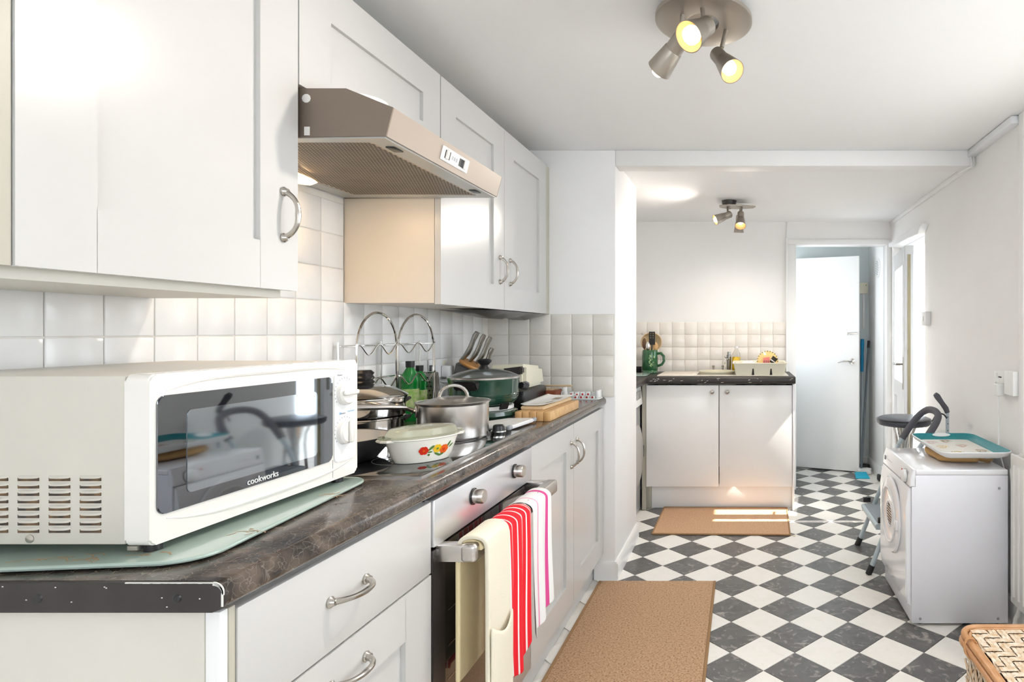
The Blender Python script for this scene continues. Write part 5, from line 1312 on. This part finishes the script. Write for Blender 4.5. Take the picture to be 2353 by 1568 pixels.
dr = obj('door', MB().lathe([(0, 0), (.168, 0), (.172, .005), (.165, .012), (.13, .016), (.112, .014), (.105, .010), (.060, .012), (.056, .016), (.052, .010), (0, .010)], cd_, (-1, 0, 0), 64), 'dryer_white', t)
obj('door_vent', MB().lathe([(0, .0102), (.050, .0102), (.050, .011), (0, .011)], cd_, (-1, 0, 0), 36), 'black_plastic', dr)
for k in range(7):
    z = cd_[2] - .036 + k*.012; hw = math.sqrt(.046**2 - (z-cd_[2])**2); obj('vent_bar', MB().box(cd_[0]-.0135, cd_[0]-.011, cd_[1]-hw, cd_[1]+hw, z-.0018, z+.0018), 'nickel', dr)
obj('door_ring', MB().lathe([(.125, .014), (.128, .019), (.122, .022), (.116, .019), (.118, .014)], cd_, (-1, 0, 0), 56), 'plastic_white', dr)
obj('door_pull', MB().box(cd_[0]-.022, cd_[0]-.012, cd_[1]-.155, cd_[1]-.12, cd_[2]-.03, cd_[2]+.012, .003), 'dryer_white', dr)
k = obj('dial', MB().lathe([(0, 0), (.027, 0), (.026, .012), (.020, .016), (0, .016)], (x0-.003, 2.655, .622), (-1, 0, .05), 32), 'plastic_white', t)
obj('dial_mark', MB().lathe([(.029, 0), (.031, 0), (.031, .0012), (.029, .0012)], (x0-.003, 2.655, .622), (-1, 0, .05), 40), 'grey_print', t)
obj('indicator_light', MB().box(x0-.006, x0-.003, 2.703, 2.713, .634, .642, .001), 'red_mark', t)
obj('power_switch', MB().box(x0-.007, x0-.003, 3.02, 3.03, .615, .637, .001), 'grey_print', t)
obj('brand_print', MB().box(x0-.0042, x0-.0036, 2.90, 2.98, .626, .6275), 'grey_print', t)
for sx, sz in ((.755, .032), (1.085, .032), (1.09, .585)): obj('screw', MB().lathe([(.006, 0), (.005, .002), (0, .0025)], (sx, y0, sz), (0, -1, 0), 14), 'grey_print', t)
for fx, fy in ((.76, 2.62), (1.09, 2.62), (.76, 3.02), (1.09, 3.02)): obj('foot', MB().cyl((fx, fy, 0), (fx, fy, .014), .016), 'black_rubber', t)
# paper bag
TZ = .664
t = thing('paper_bag', 'crumpled brown paper bag flattened under the tray on the dryer', 'bag', (.98, 2.84, TZ))
rr = random.Random(21); ph_ = [rr.uniform(0, 6.28) for _ in range(8)]
def bagf(u, v):
    a2 = 2*PI*u; ph = -PI/2 + PI*v
    cx_, cy_ = math.cos(a2), math.sin(a2)
    sg = lambda q, p: math.copysign(abs(q)**p, q)
    wob = 1 + .04*math.sin(a2*5+ph_[0]) + .03*math.sin(a2*9+ph_[1]+v*4)
    r_ = abs(math.cos(ph))**.35
    return (.978 + .112*sg(cx_, .75)*r_*wob, 2.83 + .150*sg(cy_, .75)*r_*wob, TZ + .0235 + .0225*sg(math.sin(ph), .8)*(1+.10*math.sin(a2*4+ph_[2])*0))
obj('bag_body', MB().grid(bagf, 48, 14, closeu=True), 'bag_brown', t, smooth=50)
mb = MB(); mb.grid(lambda u, v: (1.045+.065*v, 2.735-.035*u-.01*v, TZ+.004+.026*v*0+.022*u*(1-.3*v)+.003*math.sin(u*9+v*5)), 8, 8)
obj('bag_fold', mb, 'bag_brown', t, solid=.004)
# tray
t = thing('serving_tray', 'teal-rimmed melamine tray with faded animal print on the dryer', 'tray', (.995, 2.81, TZ+.048))
TC = (.995, 2.805); zt = TZ + .050
tx0, tx1, ty0, ty1 = .838, 1.150, 2.560, 3.050
def tr(e, z): return [(x, y, z) for x, y in rrect(tx0+e, tx1-e, ty0+e, ty1-e, max(.012, .050-e*.6), 5)]
mb = MB(); loops = [tr(.034, zt-.004), tr(.012, zt+.006), tr(.0, zt+.024), tr(.0005, zt+.027), tr(.003, zt+.027), tr(.016, zt+.010)]
L0 = [[mb.bm.verts.new(p) for p in l_] for l_ in loops]; n = len(L0[0])
for A, B in zip(L0, L0[1:]):
    for k in range(n): mb.face([A[k], A[(k+1) % n], B[(k+1) % n], B[k]])
mb.face(L0[0][::-1])
obj('tray_shell', mb, 'plastic_white', t)
mb = MB(); loops = [tr(.003, zt+.0275), tr(.016, zt+.0105), tr(.040, zt+.002)]
L0 = [[mb.bm.verts.new(p) for p in l_] for l_ in loops]
for A, B in zip(L0, L0[1:]):
    for k in range(n): mb.face([A[k], A[(k+1) % n], B[(k+1) % n], B[k]])
obj('teal_border', mb, 'tray_teal', t)
ctr = obj('picture_panel', MB().prism([(p[0], p[1]) for p in tr(.040, 0)], 'z', zt-.002, zt+.0022), 'tray_print', t)
obj('grip_cutout', MB().lathe([(0, 0), (1, 0), (1, .001), (0, .001)], ((tx0+tx1)/2, ty1-.010, zt+.020), (0, -.80, .6), 24, sx=.045, sy=.010, rot=0), 'plastic_white', t)
rr = random.Random(8)
for i, (cx_, cy_) in enumerate(((.91, 2.93), (.99, 2.96), (.93, 2.82), (1.03, 2.84), (1.07, 2.72), (.95, 2.68))):
    mb = MB(); ph = rr.uniform(0, 6.28)
    for q_ in range(3):
        rx, ry = .026 - .007*q_, .038 - .010*q_; ox, oy = rr.uniform(-.004, .004), rr.uniform(-.006, .006)
        mb.tube([(cx_+ox+(rx+.004*math.sin(3*a_+ph))*math.cos(a_), cy_+oy+(ry+.004*math.sin(2*a_+ph))*math.sin(a_), zt+.0024) for a_ in [2*PI*u_/26 for u_ in range(20 + 3*q_)]], .0013+.0008*q_, 5, flat=.3)
    obj('animal_print', mb, ('print_rose', 'print_brown', 'plate_yellow')[i % 3], ctr, stuff=True)

# ================================================================== STEP LADDER, STOOL, CRUTCH
t = thing('step_ladder', 'folding step ladder with grey foam hoop handrail behind the dryer', 'step ladder', (.85, 3.33, 0))
def lerp(a, b, k): return tuple(a[i] + (b[i]-a[i])*k for i in range(3))
FN, FF = (.652, 3.135, 0), (.676, 3.565, 0); TN, TF = (.885, 3.13, .615), (.885, 3.44, .615)
for f_, tp in ((FN, TN), (FF, TF)):
    lg = obj('front_leg', MB().tube([lerp(f_, tp, .04), tp], .0125, 12), 'tube_blue', t)
    obj('rubber_foot', MB().tube([(f_[0]-.002, f_[1], 0), lerp(f_, tp, .075)], [.0165, .0155], 12), 'black_rubber', lg)
for yy in (3.14, 3.50): 
    lg = obj('rear_leg', MB().tube([(1.06, yy, .03), (.90, yy-(.03 if yy > 3.3 else -.01), .50)], .011, 12), 'tube_blue', t)
    obj('rubber_foot', MB().tube([(1.068, yy, 0), (1.05, yy, .05)], .015, 12), 'black_rubber', lg)
hoop = [TF, (.935, 3.43, .70), (.985, 3.415, .775), (1.015, 3.38, .812), (1.028, 3.32, .825), (1.032, 3.24, .825), (1.025, 3.17, .808), (.99, 3.13, .765), (.93, 3.125, .68), TN]
# smooth
def smooth(p, it=2):
    for _ in range(it):
        q = [p[0]]
        for a_, b_ in zip(p, p[1:]): q += [lerp(a_, b_, .25), lerp(a_, b_, .75)]
        q.append(p[-1]); p = q
    return p
obj('hoop_rail', MB().tube(smooth(hoop), .0125, 10), 'tube_blue', t)
sh = smooth(hoop); n = len(sh)
obj('foam_grip', MB().tube(sh[3:n-6], .0185, 14), 'foam_grey', t)
tb = obj('lower_tread', MB().prism([(.695, .222), (.690, .245), (.700, .252), (.835, .252), (.845, .245), (.842, .222)], 'y', 3.150, 3.535, .004), 'tube_blue', t)
obj('tread_pad', MB().box(.705, .832, 3.165, 3.52, .252, .256, .002), 'tread_grey', tb)
tb = obj('upper_tread', MB().prism([(.795, .455), (.790, .478), (.800, .485), (.955, .485), (.965, .478), (.96, .455)], 'y', 3.145, 3.475, .004), 'tube_blue', t)
obj('tread_pad', MB().box(.805, .95, 3.16, 3.46, .485, .489, .002), 'tread_grey', tb)
for yy in (3.142, 3.53): obj('hinge_clip', MB().box(.70, .745, yy-.010, yy+.010, .262, .290, .004), 'black_plastic', t)
t = thing('bar_stool', 'round black padded stool with chrome legs behind the dryer', 'stool', (.975, 3.64, 0))
sx_, sy_ = .962, 3.62
obj('seat', MB().lathe([(0, .695), (.10, .694), (.145, .698), (.156, .708), (.158, .722), (.152, .735), (.135, .742), (.07, .746), (0, .747)], (sx_, sy_, 0), seg=56), 'seat_black', t)
obj('seat_piping', MB().tube([(sx_+.157*math.cos(2*PI*k/48), sy_+.157*math.sin(2*PI*k/48), .730) for k in range(48)], .003, 6, closed=True), 'black_plastic', t)
obj('column', MB().lathe([(0, .05), (.030, .05), (.022, .30), (.022, .58), (.045, .685), (.060, .695), (0, .695)], (sx_, sy_, 0), seg=24), 'chrome', t)
for k in range(4):
    a2 = R(45+90*k); ux, uy = math.cos(a2), math.sin(a2)
    obj('leg', MB().tube(smooth([(sx_+.075*ux, sy_+.075*uy, .693), (sx_+.045*ux, sy_+.045*uy, .62), (sx_+.055*ux, sy_+.055*uy, .45), (sx_+.075*ux, sy_+.075*uy, .25), (sx_+.125*ux, sy_+.125*uy, .008)], 1), .008, 10), 'chrome', t)
obj('foot_ring', MB().tube([(sx_+.070*math.cos(2*PI*k/40), sy_+.070*math.sin(2*PI*k/40), .27) for k in range(40)], .006, 8, closed=True), 'chrome', t)
t = thing('crutch', 'perforated grey metal crutch with dark moulded grip against the right wall', 'crutch', (1.09, 3.24, 0))
obj('shaft', MB().tube([(1.092, 3.24, .0), (1.092, 3.24, .822)], .010, 10), 'tube_blue', t)
for k in range(12): obj('adjust_hole', MB().lathe([(0, 0), (.0028, 0), (0, .001)], (1.0915, 3.2297, .40+.036*k), (0, -1, 0), 8), 'black_plastic', t)
obj('grip', MB().tube([(1.092, 3.24, .818), (1.084, 3.24, .840), (1.064, 3.24, .868), (1.050, 3.24, .888), (1.038, 3.24, .905), (1.026, 3.24, .917)], [.013, .015, .0135, .015, .0165, .012], 12), 'foam_grey', t)
obj('arm_clip', MB().tube(smooth([(1.085, 3.228, .79), (1.06, 3.215, .818), (1.02, 3.205, .812), (1.000, 3.205, .775)], 1), .004, 8), 'black_plastic', t)

# ================================================================== WICKER BASKET
t = thing('wicker_basket', 'lidded wicker basket with cane rim in the front right corner', 'basket', (.84, 1.50, 0))
bx0, bx1, by0, by1, bh = .618, 1.08, 1.16, 1.765, .395
def rr3(e, z, r_=.05): return [(x, y, z) for x, y in rrect(bx0+e, bx1-e, by0+e, by1-e, r_, 6)]
obj('lid_rim', MB().tube(rr3(0.008, bh), .0095, 12, closed=True), 'rattan', t)
obj('body_rim', MB().tube(rr3(0.004, bh-.020), .0095, 12, closed=True), 'rattan', t)
obj('inner_rim', MB().tube(rr3(0.020, bh-.001), .0055, 10, closed=True), 'rattan', t)
obj('lining', MB().prism([(p[0], p[1]) for p in rr3(.028, 0)], 'z', .01, bh-.012), 'basket_dark', t)
obj('base_rim', MB().tube(rr3(.012, .010), .0095, 10, closed=True), 'rattan', t)
for yy in (1.655, 1.35):
    for k in (0, .014): obj('cane_loop', MB().tube([(bx0+.006+.019*math.cos(2*PI*q/20), yy+k+.010*math.sin(2*PI*q/20+k*90), bh-.008+.024*math.sin(2*PI*q/20)) for q in range(20)], .0024, 6, closed=True), 'rattan', t)
# twill-woven lid: doubled strands over two / under two
lx0, lx1, ly0, ly1 = bx0+.026, bx1-.026, by0+.026, by1-.026
NX, NY = 16, 23; px_ = (lx1-lx0)/NX; py_ = (ly1-ly0)/NY
def flat(mb, pts, wv, hw, hh):
    """flat strand: pts centre line, wv unit width vector"""
    prev = None
    for p in pts:
        p = Vector(p); w2 = Vector(wv)*hw; u2 = Vector((0, 0, hh)) if abs(wv[2]) < .5 else Vector((-hh, 0, 0))
        ring = [mb.bm.verts.new(p - w2), mb.bm.verts.new(p + u2), mb.bm.verts.new(p + w2), mb.bm.verts.new(p - u2)]
        if prev:
            for k in range(4): mb.face([prev[k], prev[(k+1) % 4], ring[(k+1) % 4], ring[k]])
        prev = ring
    return mb
def over(i, j): return ((i + j) % 4) < 2
for i in range(NX):
    x = lx0 + (i+.5)*px_; pts = []
    for j in range(NY):
        y = ly0 + (j+.5)*py_; h = .0032 if over(i, j) else -.0032
        for q in (-.28, .28): pts.append((x + .0012*math.sin(j*1.7+i), y + q*py_, bh+.001+h))
    mb = MB()
    flat(mb, [(p[0]-px_*.22, p[1], p[2]) for p in pts], (1, 0, 0), px_*.21, .0016); flat(mb, [(p[0]+px_*.22, p[1], p[2]) for p in pts], (1, 0, 0), px_*.21, .0016)
    obj('cane_strand', mb, 'cane', t)
for j in range(NY):
    y = ly0 + (j+.5)*py_; pts = []
    for i in range(NX):
        x = lx0 + (i+.5)*px_; h = -.0032 if over(i, j) else .0032
        for q in (-.28, .28): pts.append((x + q*px_, y, bh+.001+h))
    mb = MB(); flat(mb, [(p[0], p[1]-py_*.2, p[2]) for p in pts], (0, 1, 0), py_*.2, .0014); flat(mb, [(p[0], p[1]+py_*.2, p[2]) for p in pts], (0, 1, 0), py_*.2, .0014)
    obj('cane_strand', mb, 'cane', t)
# side weave: slanted crossing strands
mb = MB(); rr = random.Random(31)
def wall_w(P, Nn, L_):
    n_ = int(L_/.020)
    for i in range(-12, n_+12):
        for sg in (-1, 1):
            pts = []
            for k in range(16):
                z = .02 + (bh-.05)*k/15; s_ = i*.020 + sg*(k/15)*.19
                if 0 <= s_ <= L_: pts.append(Vector(P(s_, z)) + Vector(Nn)*(.003*math.sin(k*1.6+i*PI+(0 if sg > 0 else PI))))
            if len(pts) > 1: mb.tube(pts, .0034, 4)
wall_w(lambda s_, z: (bx0+.020, by0+.03+s_, z), (1, 0, 0), by1-by0-.06)
wall_w(lambda s_, z: (bx0+.03+s_, by1-.020, z), (0, 1, 0), bx1-bx0-.06)
obj('side_weave', mb, 'cane', t, stuff=True)
